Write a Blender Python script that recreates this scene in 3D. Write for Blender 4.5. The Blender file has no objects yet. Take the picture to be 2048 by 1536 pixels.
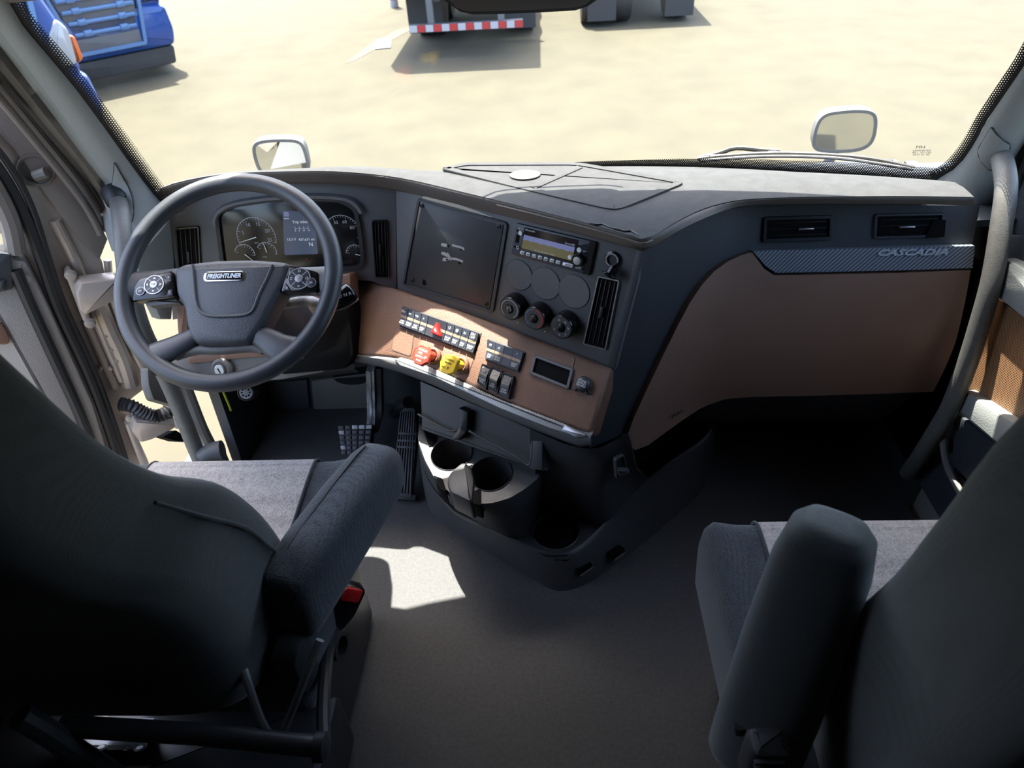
import bpy, bmesh, math, random
from mathutils import Vector as V, Matrix
from mathutils.geometry import delaunay_2d_cdt
random.seed(7)
SC = bpy.context.scene
COL = SC.collection
sin, cos, PI = math.sin, math.cos, math.pi
def rad(a): return a * PI / 180

# ------------------------------------------------------------------ camera
FPX = 1400.0
CAM = V((0, 0, 1.55))
_p, _y, _r = rad(38), rad(4), rad(3.8)
_fh = V((-sin(_y), cos(_y), 0)); _r0 = V((cos(_y), sin(_y), 0)); _z = V((0, 0, 1))
CF = _fh * cos(_p) - _z * sin(_p); _u0 = _fh * sin(_p) + _z * cos(_p)
CR = _r0 * cos(_r) - _u0 * sin(_r); CU = _r0 * sin(_r) + _u0 * cos(_r)
cd = bpy.data.cameras.new('camera'); cam = bpy.data.objects.new('camera', cd); COL.objects.link(cam)
cam.matrix_world = Matrix(((CR.x, CU.x, -CF.x, CAM.x), (CR.y, CU.y, -CF.y, CAM.y), (CR.z, CU.z, -CF.z, CAM.z), (0, 0, 0, 1)))
cd.sensor_width = 36; cd.lens = FPX / 2048 * 36; cd.clip_start = 0.02; cd.clip_end = 300
cd.dof.use_dof = True; cd.dof.focus_distance = 1.55; cd.dof.aperture_fstop = 6.4
SC.camera = cam

# ------------------------------------------------------------------ light
KX, KY = .16, .315
SUN_DIR = V((-KX, KY, 1.0)).normalized()          # towards the sun
sl = bpy.data.lights.new('sun', 'SUN'); sl.energy = 15.0; sl.angle = rad(0.53); sl.color = (1.0, 0.955, 0.87)
so = bpy.data.objects.new('sun', sl); COL.objects.link(so)
so.rotation_euler = SUN_DIR.to_track_quat('Z', 'Y').to_euler(); so.location = (0, 0, 30)
w = bpy.data.worlds.new('sky'); SC.world = w; w.use_nodes = True
_n = w.node_tree.nodes; _l = w.node_tree.links
_sky = _n.new('ShaderNodeTexSky'); _sky.sky_type = 'NISHITA'; _sky.sun_disc = False
_sky.sun_elevation = math.asin(SUN_DIR.z); _sky.sun_rotation = math.atan2(SUN_DIR.x, SUN_DIR.y)
_sky.air_density = 1.0; _sky.dust_density = 4.0
_bg = _n['Background']; _bg.inputs['Strength'].default_value = 0.62
_l.new(_sky.outputs[0], _bg.inputs['Color'])
SC.view_settings.view_transform = 'Standard'; SC.view_settings.look = 'None'
SC.view_settings.gamma = 1.0; SC.view_settings.exposure = 1.1; SC.view_settings.use_curve_mapping = False

SC.cycles.caustics_reflective = False; SC.cycles.caustics_refractive = False

# ------------------------------------------------------------------ points
def ray(x, y): return CF + CR * ((x - 1024) / FPX) + CU * ((768 - y) / FPX)
def at(x, y, X=None, Y=None, Z=None, D=None):
    d = ray(x, y)
    if D is not None: t = D
    elif X is not None: t = (X - CAM.x) / d.x
    elif Y is not None: t = (Y - CAM.y) / d.y
    else: t = (Z - CAM.z) / d.z
    return CAM + d * t
def proj(p):
    q = p - CAM; f = q.dot(CF)
    return 1024 + FPX * q.dot(CR) / f, 768 - FPX * q.dot(CU) / f
class Fr:
    """a flat frame: origin, u, v in the plane and n towards the viewer"""
    def __init__(s, o, u, n):
        s.o = V(o); s.n = V(n).normalized(); s.u = (V(u) - s.n * V(u).dot(s.n)).normalized(); s.v = s.n.cross(s.u)
    @staticmethod
    def p3(a, b, c):
        n = (b - a).cross(c - a).normalized()
        if n.dot(CAM - a) < 0: n = -n
        return Fr(a, b - a, n)
    def P(s, a, b, h=0): return s.o + s.u * a + s.v * b + s.n * h
    def px(s, x, y, h=0):
        d = ray(x, y); o = s.o + s.n * h
        p = CAM + d * ((o - CAM).dot(s.n) / d.dot(s.n)) - s.o
        return (p.dot(s.u), p.dot(s.v))
    def pts(s, l, h=0): return [s.px(x, y, h) for x, y in l]
    def at(s, a, b, h=0, rot=0):
        u = s.u * cos(rot) + s.v * sin(rot)
        return Fr(s.P(a, b, h), u, s.n)

# ------------------------------------------------------------------ materials
MATS = {}
def lin(c): return tuple(((x / 255) / 12.92 if x <= 10.31 else ((x / 255 + 0.055) / 1.055) ** 2.4) for x in c)
def mat(name, col, rough=0.6, metal=0.0, bump=0, scale=400, var=0.0, vscale=6, spec=0.5, srgb=False, emit=None, coat=0):
    m = bpy.data.materials.new(name); m.use_nodes = True; MATS[name] = m
    nt = m.node_tree; N = nt.nodes; L = nt.links; b = N['Principled BSDF']
    if srgb: col = lin(col)
    c4 = (*col, 1)
    b.inputs['Base Color'].default_value = c4; b.inputs['Roughness'].default_value = rough
    b.inputs['Metallic'].default_value = metal; b.inputs['Specular IOR Level'].default_value = spec
    if coat: b.inputs['Coat Weight'].default_value = coat; b.inputs['Coat Roughness'].default_value = .05
    tc = N.new('ShaderNodeTexCoord')
    if var:
        n = N.new('ShaderNodeTexNoise'); n.inputs['Scale'].default_value = vscale; n.inputs['Detail'].default_value = 6
        L.new(tc.outputs['Object'], n.inputs['Vector'])
        r = N.new('ShaderNodeMapRange'); r.inputs[1].default_value = .3; r.inputs[2].default_value = .7
        r.inputs[3].default_value = 1 - var; r.inputs[4].default_value = 1 + var
        L.new(n.outputs[0], r.inputs[0])
        mx = N.new('ShaderNodeVectorMath'); mx.operation = 'SCALE'; mx.inputs[0].default_value = col
        L.new(r.outputs[0], mx.inputs[3]); L.new(mx.outputs[0], b.inputs['Base Color'])
    if bump:
        n = N.new('ShaderNodeTexNoise'); n.inputs['Scale'].default_value = scale; n.inputs['Detail'].default_value = 2
        L.new(tc.outputs['Object'], n.inputs['Vector'])
        bp = N.new('ShaderNodeBump'); bp.inputs['Strength'].default_value = bump; bp.inputs['Distance'].default_value = .001
        L.new(n.outputs[0], bp.inputs['Height']); L.new(bp.outputs[0], b.inputs['Normal'])
    if emit:
        b.inputs['Emission Color'].default_value = (*emit[0], 1); b.inputs['Emission Strength'].default_value = emit[1]
    return m
def node_mat(name):
    m = bpy.data.materials.new(name); m.use_nodes = True; MATS[name] = m
    return m, m.node_tree.nodes, m.node_tree.links, m.node_tree.nodes['Principled BSDF']
def glass(name, tint, gloss=1.0, rough=0.0):
    m, N, L, b = node_mat(name); N.remove(b)
    t = N.new('ShaderNodeBsdfTransparent'); t.inputs[0].default_value = (*tint, 1)
    g = N.new('ShaderNodeBsdfGlossy'); g.inputs['Roughness'].default_value = rough
    lw = N.new('ShaderNodeLayerWeight'); lw.inputs[0].default_value = .5
    pw = N.new('ShaderNodeMath'); pw.operation = 'POWER'; pw.inputs[1].default_value = 5; L.new(lw.outputs['Facing'], pw.inputs[0])
    k = N.new('ShaderNodeMath'); k.operation = 'MULTIPLY_ADD'; k.inputs[1].default_value = .9 * gloss; k.inputs[2].default_value = .04 * gloss; L.new(pw.outputs[0], k.inputs[0])
    x = N.new('ShaderNodeMixShader'); L.new(k.outputs[0], x.inputs[0]); L.new(t.outputs[0], x.inputs[1]); L.new(g.outputs[0], x.inputs[2])
    L.new(x.outputs[0], N['Material Output'].inputs[0]); return m
def weave(name, c1, c2, sc, rough=.9, bump=.6, sheen=.3):
    """woven cloth: light threads over dark ones"""
    m, N, L, b = node_mat(name)
    tc = N.new('ShaderNodeTexCoord')
    mp = N.new('ShaderNodeMapping'); L.new(tc.outputs['Object'], mp.inputs[0])
    nz = N.new('ShaderNodeTexNoise'); nz.inputs['Scale'].default_value = sc * .35; L.new(tc.outputs['Object'], nz.inputs['Vector'])
    vo = N.new('ShaderNodeTexVoronoi'); vo.inputs['Scale'].default_value = sc; vo.inputs['Randomness'].default_value = .45
    mp.inputs['Scale'].default_value = (1, 1.35, 1.35); L.new(mp.outputs[0], vo.inputs['Vector'])
    mr = N.new('ShaderNodeMapRange'); mr.inputs[1].default_value = .1; mr.inputs[2].default_value = .75; mr.inputs[3].default_value = 1; mr.inputs[4].default_value = 0
    L.new(vo.outputs['Distance'], mr.inputs[0])
    ad = N.new('ShaderNodeMath'); ad.operation = 'MULTIPLY_ADD'; ad.inputs[1].default_value = .8; ad.inputs[2].default_value = -.25
    L.new(nz.outputs[0], ad.inputs[0])
    a2 = N.new('ShaderNodeMath'); a2.operation = 'ADD'; a2.use_clamp = True; L.new(mr.outputs[0], a2.inputs[0]); L.new(ad.outputs[0], a2.inputs[1])
    mx = N.new('ShaderNodeMix'); mx.data_type = 'RGBA'; mx.inputs[6].default_value = (*c2, 1); mx.inputs[7].default_value = (*c1, 1)
    L.new(a2.outputs[0], mx.inputs[0]); L.new(mx.outputs[2], b.inputs['Base Color'])
    b.inputs['Roughness'].default_value = rough; b.inputs['Sheen Weight'].default_value = sheen; b.inputs['Specular IOR Level'].default_value = .15
    bp = N.new('ShaderNodeBump'); bp.inputs['Strength'].default_value = bump; bp.inputs['Distance'].default_value = .0015
    L.new(mr.outputs[0], bp.inputs['Height']); L.new(bp.outputs[0], b.inputs['Normal'])
    return m
def dots(name, col, hole, pitch, r, see_through=False, fade=False):
    """regular dot pattern in UV metres; fade: the dots grow along v (0..1 in a second UV axis)"""
    m, N, L, b = node_mat(name)
    uv = N.new('ShaderNodeUVMap')
    sx = N.new('ShaderNodeSeparateXYZ'); L.new(uv.outputs[0], sx.inputs[0])
    def mth(op, a, bb=None, c=None):
        n = N.new('ShaderNodeMath'); n.operation = op
        for i, x in enumerate((a, bb, c)):
            if x is None: continue
            if isinstance(x, (int, float)): n.inputs[i].default_value = x
            else: L.new(x, n.inputs[i])
        return n.outputs[0]
    u = mth('DIVIDE', sx.outputs[0], pitch); v = mth('DIVIDE', sx.outputs[1], pitch * .866)
    row = mth('FLOOR', v); odd = mth('MULTIPLY', mth('MODULO', row, 2), .5)
    fu = mth('SUBTRACT', mth('FRACT', mth('ADD', u, odd)), .5); fv = mth('SUBTRACT', mth('FRACT', v), .5)
    d = mth('SQRT', mth('ADD', mth('MULTIPLY', fu, fu), mth('MULTIPLY', fv, fv)))
    if fade:
        rr = mth('MULTIPLY_ADD', sx.outputs[1], fade[0], fade[1]); k = mth('LESS_THAN', d, rr)
    else: k = mth('LESS_THAN', d, r)
    b.inputs['Base Color'].default_value = (*col, 1); b.inputs['Roughness'].default_value = .6
    if see_through:
        t = N.new('ShaderNodeBsdfTransparent'); x = N.new('ShaderNodeMixShader')
        L.new(k, x.inputs[0]); L.new(b.outputs[0], x.inputs[1]); L.new(t.outputs[0], x.inputs[2])
        L.new(x.outputs[0], N['Material Output'].inputs[0])
    else:
        mx = N.new('ShaderNodeMix'); mx.data_type = 'RGBA'; mx.inputs[6].default_value = (*col, 1); mx.inputs[7].default_value = (*hole, 1)
        L.new(k, mx.inputs[0]); L.new(mx.outputs[2], b.inputs['Base Color'])
    return m
def carbon(name, c1, c2, pitch, vec):
    m, N, L, b = node_mat(name)
    tc = N.new('ShaderNodeTexCoord'); vm = N.new('ShaderNodeVectorMath'); vm.operation = 'DOT_PRODUCT'
    vm.inputs[1].default_value = vec; L.new(tc.outputs['Object'], vm.inputs[0])
    a = N.new('ShaderNodeMath'); a.operation = 'DIVIDE'; a.inputs[1].default_value = pitch; L.new(vm.outputs['Value'], a.inputs[0])
    f = N.new('ShaderNodeMath'); f.operation = 'PINGPONG'; f.inputs[1].default_value = .5; L.new(a.outputs[0], f.inputs[0])
    r = N.new('ShaderNodeMapRange'); r.inputs[1].default_value = .15; r.inputs[2].default_value = .35; L.new(f.outputs[0], r.inputs[0])
    mx = N.new('ShaderNodeMix'); mx.data_type = 'RGBA'; mx.inputs[6].default_value = (*c1, 1); mx.inputs[7].default_value = (*c2, 1)
    L.new(r.outputs[0], mx.inputs[0]); L.new(mx.outputs[2], b.inputs['Base Color'])
    b.inputs['Roughness'].default_value = .35; b.inputs['Metallic'].default_value = .3
    return m

mat('dash_top', (.042, .043, .0435), .8, spec=.2, bump=.9, scale=260, var=.12, vscale=40)
mat('lip_brown', (.092, .075, .064), .6, bump=.6, scale=500)
mat('panel_grey', (.108, .108, .113), .5, bump=.25, scale=900, var=.08, vscale=9)
mat('panel_dark', (.036, .041, .048), .55, bump=.5, scale=450)
mat('plate_black', (.040, .042, .049), .42, bump=.15, scale=900, var=.15, vscale=8)
mat('leather_brown', (.185, .098, .064), .55, bump=1.0, scale=380, var=.06, vscale=30)
mat('glovebox_brown', (.25, .148, .106), .5, bump=.3, scale=900, var=.05, vscale=14)
mat('black', (.010, .010, .012), .5)
mat('black_gloss', (.006, .006, .007), .18)
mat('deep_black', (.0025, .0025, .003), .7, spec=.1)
mat('switch_black', (.020, .023, .030), .35)
mat('switch_cap', (.030, .035, .048), .4)
mat('stripe_tan', (.26, .19, .13), .5)
mat('white', (.75, .75, .73), .5)
mat('grey_print', (.42, .43, .45), .5)
mat('sensor_beige', (.045, .04, .03), .7)
mat('scuff', (.42, .42, .42), .8)
mat('red', (.62, .018, .016), .35); mat('red_knob', (.55, .055, .032), .38, var=.1, vscale=60)
mat('yellow_knob', (.75, .52, .03), .38, var=.08, vscale=60)
mat('orange_knob', (.62, .2, .03), .4)
mat('chrome', (.75, .76, .78), .16, 1.0)
mat('satin_metal', (.36, .36, .37), .38, .85)
mat('blade_metal', (.042, .041, .036), .5, .2)
mat('badge_silver', (.55, .60, .66), .3, .3)
mat('console_grey', (.058, .059, .064), .45, bump=.4, scale=600, var=.06)
mat('console_inner', (.045, .045, .049), .38, bump=.15, scale=900)
mat('wheel_grip', (.034, .038, .045), .42, bump=.3, scale=700)
mat('wheel_hub', (.044, .048, .056), .5, bump=.8, scale=420)
mat('rubber_floor', (.062, .061, .063), .62, bump=1.4, scale=420, var=.16, vscale=120)
mat('pillar_trim', (.28, .292, .284), .6, bump=.7, scale=330)
mat('pillar_brown', (.17, .145, .13), .55, bump=.5, scale=500)
mat('cowl_grey', (.13, .122, .115), .55, bump=.4, scale=500)
mat('door_panel', (.34, .305, .275), .6, bump=1.0, scale=430)
mat('door_metal', (.44, .375, .325), .32, .3, var=.1, vscale=10)
mat('seal_rubber', (.016, .016, .018), .5)
mat('handle_grey', (.12, .118, .11), .5, bump=.5, scale=600, var=.1, vscale=70)
mat('cab_lining', (.22, .21, .20), .8)
mat('pedal_rubber', (.030, .032, .042), .55, var=.2, vscale=60)
mat('worn_pedal', (.34, .34, .36), .6, var=.5, vscale=40)
mat('brass', (.7, .66, .5), .3, .8)
mat('lime', (.35, .42, .02), .4)
mat('outside_ground', (.0445, .0395, .0225), .95, bump=.5, scale=8, var=.13, vscale=1.6)
mat('truck_blue', (.010, .058, .25), .3, coat=.4)
mat('truck_blue_light', (.10, .20, .38), .35)
mat('truck_dark', (.035, .035, .038), .6)
mat('truck_grey', (.12, .12, .125), .6)
mat('hood_silver', (.038, .036, .030), .3, .3, coat=.5)
mat('lamp_clear', (.3, .31, .33), .15, coat=1)
mat('lamp_amber', (.6, .12, .02), .3)
mat('tape_red', (.42, .03, .03), .5); mat('tape_white', (.40, .40, .42), .5)
mat('trailer_grey', (.055, .06, .068), .6)
mat('pale_line', (.062, .056, .038), .9)
mat('screen_blue', (.01, .012, .02), .2, emit=((.10, .16, .30), .14))
mat('screen_sky', (.02, .02, .03), .2, emit=((.17, .20, .42), .32))
mat('screen_field', (.02, .02, .02), .2, emit=((.12, .11, .05), .32))
mat('screen_white', (.2, .2, .2), .3, emit=((.6, .65, .75), .3))
mat('screen_dark', (.012, .008, .010), .12)
mat('seat_frame', (.018, .018, .020), .45)
mat('air_panel', (.5, .56, .66), .45)
glass('windshield', (.94, .95, .94), .5)
glass('door_glass', (.92, .94, .93), .7)
mat('mirror_glass', (.62, .63, .62), .02, 1.0)
weave('cloth_dark', (.038, .046, .054), (.010, .012, .015), 330)
weave('cloth_back', (.022, .026, .027), (.010, .012, .0125), 900, bump=.3)
weave('cloth_light', (.44, .405, .375), (.15, .138, .132), 300)
carbon('carbon', (.34, .38, .43), (.09, .11, .14), .0066, (.72, 0, -.69))
carbon('carbon_small', (.42, .42, .42), (.20, .20, .20), .004, (.72, 0, .69))
dots('speaker_mesh', (.36, .185, .085), (.03, .016, .01), .0055, .33)
dots('frit_low', (.004, .004, .005), (0, 0, 0), .0052, 0, True, (11.0, -.13))
dots('frit', (.004, .004, .005), (0, 0, 0), .0052, 0, True, (19.0, -.10))

# ------------------------------------------------------------------ mesh building
def rpoly(pts, r, n=4):
    out = []; k = len(pts)
    for i in range(k):
        p = V(pts[i]).to_2d() if len(pts[i]) > 2 else V(pts[i]); a = V(pts[i - 1]); b = V(pts[(i + 1) % k])
        rr = r[i] if isinstance(r, (list, tuple)) else r
        if rr <= 0: out.append((p.x, p.y)); continue
        da = (a - p); db = (b - p); ra = min(rr, da.length * .48); rb = min(rr, db.length * .48)
        s = p + da.normalized() * ra; e = p + db.normalized() * rb
        for j in range(n + 1):
            t = j / n; q = s * (1 - t) ** 2 + p * 2 * t * (1 - t) + e * t * t
            out.append((q.x, q.y))
    return out
def area(p): return sum(p[i - 1][0] * p[i][1] - p[i][0] * p[i - 1][1] for i in range(len(p))) / 2
def inset(pts, d):
    s = 1 if area(pts) > 0 else -1; out = []; k = len(pts)
    for i in range(k):
        p = V(pts[i]); a = p - V(pts[i - 1]); b = V(pts[(i + 1) % k]) - p
        if a.length < 1e-9: a = b
        if b.length < 1e-9: b = a
        a.normalize(); b.normalize(); na = V((-a.y, a.x)) * s; nb = V((-b.y, b.x)) * s; m = na + nb
        if m.length < 1e-6: m = na
        m.normalize(); c = max(.5, m.dot(na)); q = p + m * d / c; out.append((q.x, q.y))
    return out
def circ(cx, cy, r, n=24, r2=None, a0=0):
    return [(cx + r * cos(a0 + 2 * PI * i / n), cy + (r2 or r) * sin(a0 + 2 * PI * i / n)) for i in range(n)]
def rrect(cx, cy, wd, ht, r=.002, n=3): return rpoly([(cx - wd / 2, cy - ht / 2), (cx + wd / 2, cy - ht / 2), (cx + wd / 2, cy + ht / 2), (cx - wd / 2, cy + ht / 2)], r, n)
def qmap(q, s, t):
    a, b, c, d = [V(x) for x in q]      # a..b top, d..c bottom
    p = (a * (1 - s) + b * s) * (1 - t) + (d * (1 - s) + c * s) * t
    return (p.x, p.y)
def qsub(q, s0, s1, t0, t1): return [qmap(q, s0, t0), qmap(q, s1, t0), qmap(q, s1, t1), qmap(q, s0, t1)]
class MB:
    def __init__(s): s.b = bmesh.new(); s.uv = None
    def f(s, vs):
        try: return s.b.faces.new(vs)
        except ValueError: return None
    def loops(s, rings, cap0=True, cap1=True, closed=True):
        R = [[s.b.verts.new(p) for p in r] for r in rings]
        for a, b in zip(R, R[1:]):
            k = len(a)
            for i in range(k if closed else k - 1):
                j = (i + 1) % k; s.f([a[i], a[j], b[j], b[i]])
        if closed and cap0: s.f(R[0][::-1])
        if closed and cap1: s.f(R[-1])
        return s
    def prism(s, fr, pts, h0, h1, bev=0.0, scale1=None):
        if area(pts) < 0: pts = pts[::-1]
        r = [[fr.P(x, y, h0) for x, y in pts]]
        if bev:
            r.append([fr.P(x, y, h1 - bev) for x, y in pts])
            r.append([fr.P(x, y, h1 - bev * .3) for x, y in inset(pts, bev * .3)])
            r.append([fr.P(x, y, h1) for x, y in inset(pts, bev)])
        else: r.append([fr.P(x, y, h1) for x, y in pts])
        return s.loops(r)
    def ring(s, fr, outer, d, h0, h1, inner=None):
        if area(outer) < 0:
            outer = outer[::-1]; inner = inner[::-1] if inner else None
        inn = inner or inset(outer, d); e = (h1 - h0) * .25
        o2 = inset(outer, min(abs(d) * .2, .001)) if not inner else outer
        return s.loops([[fr.P(x, y, h0) for x, y in outer], [fr.P(x, y, h1 - e) for x, y in outer], [fr.P(x, y, h1) for x, y in o2],
                        [fr.P(x, y, h1) for x, y in inn], [fr.P(x, y, h0) for x, y in inn]], False, False)
    def box(s, c, sz, bev=0, rz=0, fr=None):
        fr = Fr(c, fr.u, fr.n) if fr else Fr(c, (cos(rz), sin(rz), 0), (0, 0, 1))
        x, y = sz[0] / 2, sz[1] / 2
        return s.prism(fr, rrect(0, 0, sz[0], sz[1], bev, 3) if bev else [(-x, -y), (x, -y), (x, y), (-x, y)], -sz[2] / 2, sz[2] / 2, min(bev, sz[2] * .4))
    def tube(s, pts, r, n=10, closed=False, flat=None):
        pts = [V(p) for p in pts]; k = len(pts); rings = []; up = None
        for i, p in enumerate(pts):
            a = pts[i - 1] if i or closed else p; b = pts[(i + 1) % k] if i < k - 1 or closed else p
            t = (b - a).normalized()
            if up is None: up = t.orthogonal().normalized()
            up = (up - t * up.dot(t)).normalized(); sd = t.cross(up); rr = r[i] if isinstance(r, (list, tuple)) else r
            rings.append([p + up * (rr * cos(2 * PI * j / n)) + sd * (rr * sin(2 * PI * j / n)) for j in range(n)])
        if closed: rings.append(rings[0])
        s.loops(rings, not closed, not closed)
        if closed: bmesh.ops.remove_doubles(s.b, verts=s.b.verts, dist=1e-6)
        return s
    def lathe(s, fr, a, b, prof, n=28, ry=1.0, cap=True):
        return s.loops([[fr.P(a + r * cos(2 * PI * i / n), b + ry * r * sin(2 * PI * i / n), h) for i in range(n)] for r, h in prof], cap, cap)
    def grid(s, rows, uvs=None, close=False):
        R = [[s.b.verts.new(p) for p in r] for r in rows]; lay = s.b.loops.layers.uv.verify() if uvs else None
        for i in range(len(R) - 1):
            k = len(R[i])
            for j in range(k if close else k - 1):
                j2 = (j + 1) % k
                f = s.f([R[i][j], R[i][j2], R[i + 1][j2], R[i + 1][j]])
                if lay and f:
                    for lp, (ii, jj) in zip(f.loops, ((i, j), (i, j2), (i + 1, j2), (i + 1, j))): lp[lay].uv = uvs[ii][jj]
        return s
    def build(s, name, m, parent=None, smooth=35, kind=None):
        bmesh.ops.recalc_face_normals(s.b, faces=s.b.faces)
        me = bpy.data.meshes.new(name); s.b.to_mesh(me); s.b.free()
        return link(name, me, m, parent, smooth, kind)
def link(name, me, m, parent=None, smooth=35, kind=None):
    if smooth:
        me.polygons.foreach_set('use_smooth', [True] * len(me.polygons)); me.set_sharp_from_angle(angle=rad(smooth))
    if m: me.materials.append(MATS[m] if isinstance(m, str) else m)
    o = bpy.data.objects.new(name, me); COL.objects.link(o); par(o, parent)
    if kind: o['kind'] = kind
    return o
def par(o, parent):
    if parent is not None:
        o.parent = parent
        r = parent
        M = Matrix.Identity(4); chain = []
        while r is not None: chain.append(r); r = r.parent
        for r in reversed(chain): M = M @ r.matrix_parent_inverse @ r.matrix_basis
        o.matrix_parent_inverse = M.inverted()
def tag(o, label=None, cat=None, group=None, kind=None):
    if label: o['label'] = label
    if cat: o['category'] = cat
    if group: o['group'] = group
    if kind: o['kind'] = kind
    return o
def thing(name, label, cat, loc=(0, 0, 0), group=None):
    o = bpy.data.objects.new(name, None); COL.objects.link(o); o.location = loc; o.empty_display_size = .05
    return tag(o, label, cat, group)
def struct(name, loc=(0, 0, 0)):
    o = bpy.data.objects.new(name, None); COL.objects.link(o); o.location = loc; o['kind'] = 'structure'; return o
def lab(o, label): o['label'] = label; return o
def copy_tree(o, parent=None):
    c = o.copy(); COL.objects.link(c)
    if parent is not None: c.parent = parent
    for ch in list(o.children): copy_tree(ch, c)
    return c
def words(txt, fr, a, b, size, m, parent, name='lettering', h=.0004, align='CENTER', rot=0, shear=0, ext=.0002, wx=1.0, off=0.0, res=2, space=1.0):
    cu = bpy.data.curves.new(name, 'FONT'); cu.body = txt; cu.size = size; cu.align_x = align; cu.align_y = 'CENTER'
    cu.extrude = ext; cu.shear = shear; cu.resolution_u = res; cu.offset = off; cu.space_line = .9; cu.space_character = space
    t = bpy.data.objects.new('t', cu); me = bpy.data.meshes.new_from_object(t); bpy.data.objects.remove(t); bpy.data.curves.remove(cu)
    f = fr.at(a, b, h, rot); me.transform(Matrix.Scale(wx, 4, (1, 0, 0)))
    me.transform(Matrix(((f.u.x, f.v.x, f.n.x, f.o.x), (f.u.y, f.v.y, f.n.y, f.o.y), (f.u.z, f.v.z, f.n.z, f.o.z), (0, 0, 0, 1)))); me.name = name
    return link(name, me, m, parent, 0)
# curved surfaces: a patch is cut from the surface by an outline of photo points
class Surf:
    def __init__(s, ev): s.ev = ev
    def nrm(s, a, b):
        e = 1e-3; p = s.ev(a, b); n = (s.ev(a + e, b) - p).cross(s.ev(a, b + e) - p).normalized()
        return n if n.dot(CAM - p) > 0 else -n
    def inv(s, x, y, a=.5, b=.5):
        for _ in range(40):
            p = proj(s.ev(a, b)); e = 1e-4; pa = proj(s.ev(a + e, b)); pb = proj(s.ev(a, b + e))
            J = ((pa[0] - p[0]) / e, (pb[0] - p[0]) / e, (pa[1] - p[1]) / e, (pb[1] - p[1]) / e); dx, dy = x - p[0], y - p[1]
            dt = J[0] * J[3] - J[1] * J[2]
            if abs(dt) < 1e-9: break
            da = (dx * J[3] - J[1] * dy) / dt; db = (J[0] * dy - J[2] * dx) / dt
            k = min(1, .25 / max(abs(da), abs(db), 1e-9)); a += da * k; b += db * k
            if abs(dx) + abs(dy) < .02: break
        return a, b
    def P(s, a, b, h): return s.ev(a, b) + s.nrm(a, b) * h
def patch(mb, S, outline, off, thick, step=.03, bev=0.0):
    st = [S.inv(x, y) for x, y in outline]
    if area(st) < 0: st = st[::-1]
    dense = []
    for i in range(len(st)):
        a = V(st[i]); b = V(st[(i + 1) % len(st)]); k = max(1, int((b - a).length / step))
        dense += [a + (b - a) * (j / k) for j in range(k)]
    n = len(dense); pts = list(dense); inn = [V(p) for p in inset([(p.x, p.y) for p in dense], step * .6)]
    x0, x1 = min(p.x for p in dense), max(p.x for p in dense); y0, y1 = min(p.y for p in dense), max(p.y for p in dense)
    def inside(p, poly):
        c = False
        for i in range(len(poly)):
            a, b = poly[i - 1], poly[i]
            if (a.y > p.y) != (b.y > p.y) and p.x < (b.x - a.x) * (p.y - a.y) / (b.y - a.y) + a.x: c = not c
        return c
    x = x0
    while x < x1:
        y = y0
        while y < y1:
            q = V((x, y))
            if inside(q, inn): pts.append(q)
            y += step
        x += step
    vo, eo, fo, _, _, _ = delaunay_2d_cdt(pts, [], [list(range(n))], 1, 1e-6)
    top = [mb.b.verts.new(S.P(p.x, p.y, off)) for p in vo]
    for f in fo: mb.f([top[i] for i in f])
    cnt = {}
    for f in fo:
        for i in range(len(f)):
            k = (f[i - 1], f[i]); cnt[k] = 1
    bot = {}
    for (a, b) in cnt:
        if (b, a) in cnt: continue
        for i in (a, b):
            if i not in bot: bot[i] = mb.b.verts.new(S.P(vo[i].x, vo[i].y, off - thick))
        mb.f([top[a], top[b], bot[b], bot[a]])
    return mb
def rowpts(l, n):
    """resample a polyline to n points by arc length"""
    l = [V(p) for p in l]; d = [0]
    for a, b in zip(l, l[1:]): d.append(d[-1] + (b - a).length)
    out = []
    for i in range(n):
        t = d[-1] * i / (n - 1); k = 0
        while k < len(d) - 2 and d[k + 1] < t: k += 1
        out.append(l[k].lerp(l[k + 1], (t - d[k]) / max(1e-9, d[k + 1] - d[k])))
    return out
def smooth(l, n=4):
    """Catmull-Rom through points"""
    l = [V(p) for p in l]; out = []
    for i in range(len(l) - 1):
        p0 = l[max(i - 1, 0)]; p1 = l[i]; p2 = l[i + 1]; p3 = l[min(i + 2, len(l) - 1)]
        for j in range(n):
            t = j / n
            out.append(.5 * ((2 * p1) + (p2 - p0) * t + (2 * p0 - 5 * p1 + 4 * p2 - p3) * t * t + (3 * p1 - p0 - 3 * p2 + p3) * t ** 3))
    out.append(l[-1]); return out
def rbox(name, c, sz, r, m, parent, seg=4, rot=None):
    """a padded box with well rounded edges"""
    b = bmesh.new(); bmesh.ops.create_cube(b, size=1)
    for v in b.verts: v.co = V((v.co.x * sz[0], v.co.y * sz[1], v.co.z * sz[2]))
    bmesh.ops.bevel(b, geom=b.edges[:], offset=r, segments=seg, profile=.5, affect='EDGES')
    M = Matrix.Translation(c) @ (rot.to_4x4() if rot else Matrix.Identity(4)); b.transform(M)
    me = bpy.data.meshes.new(name); b.to_mesh(me); b.free()
    return link(name, me, m, parent, 60)
# ================================================================== SETTING
GZ = -1.2
g = MB(); g.grid([[(-70, -60, GZ), (70, -60, GZ)], [(-70, 90, GZ), (70, 90, GZ)]]); ground = tag(g.build('ground', 'outside_ground', None, 0), kind='structure')
m = MB(); m.prism(Fr((0, 0, GZ), (1, 0, 0), (0, 0, 1)), [at(x, y, Z=GZ).to_2d()[:] for x, y in ((690, 128), (712, 120), (822, 60), (815, 55), (795, 60), (740, 88))], 0, .004)
m.build('painted_line', 'pale_line', ground)

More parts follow.
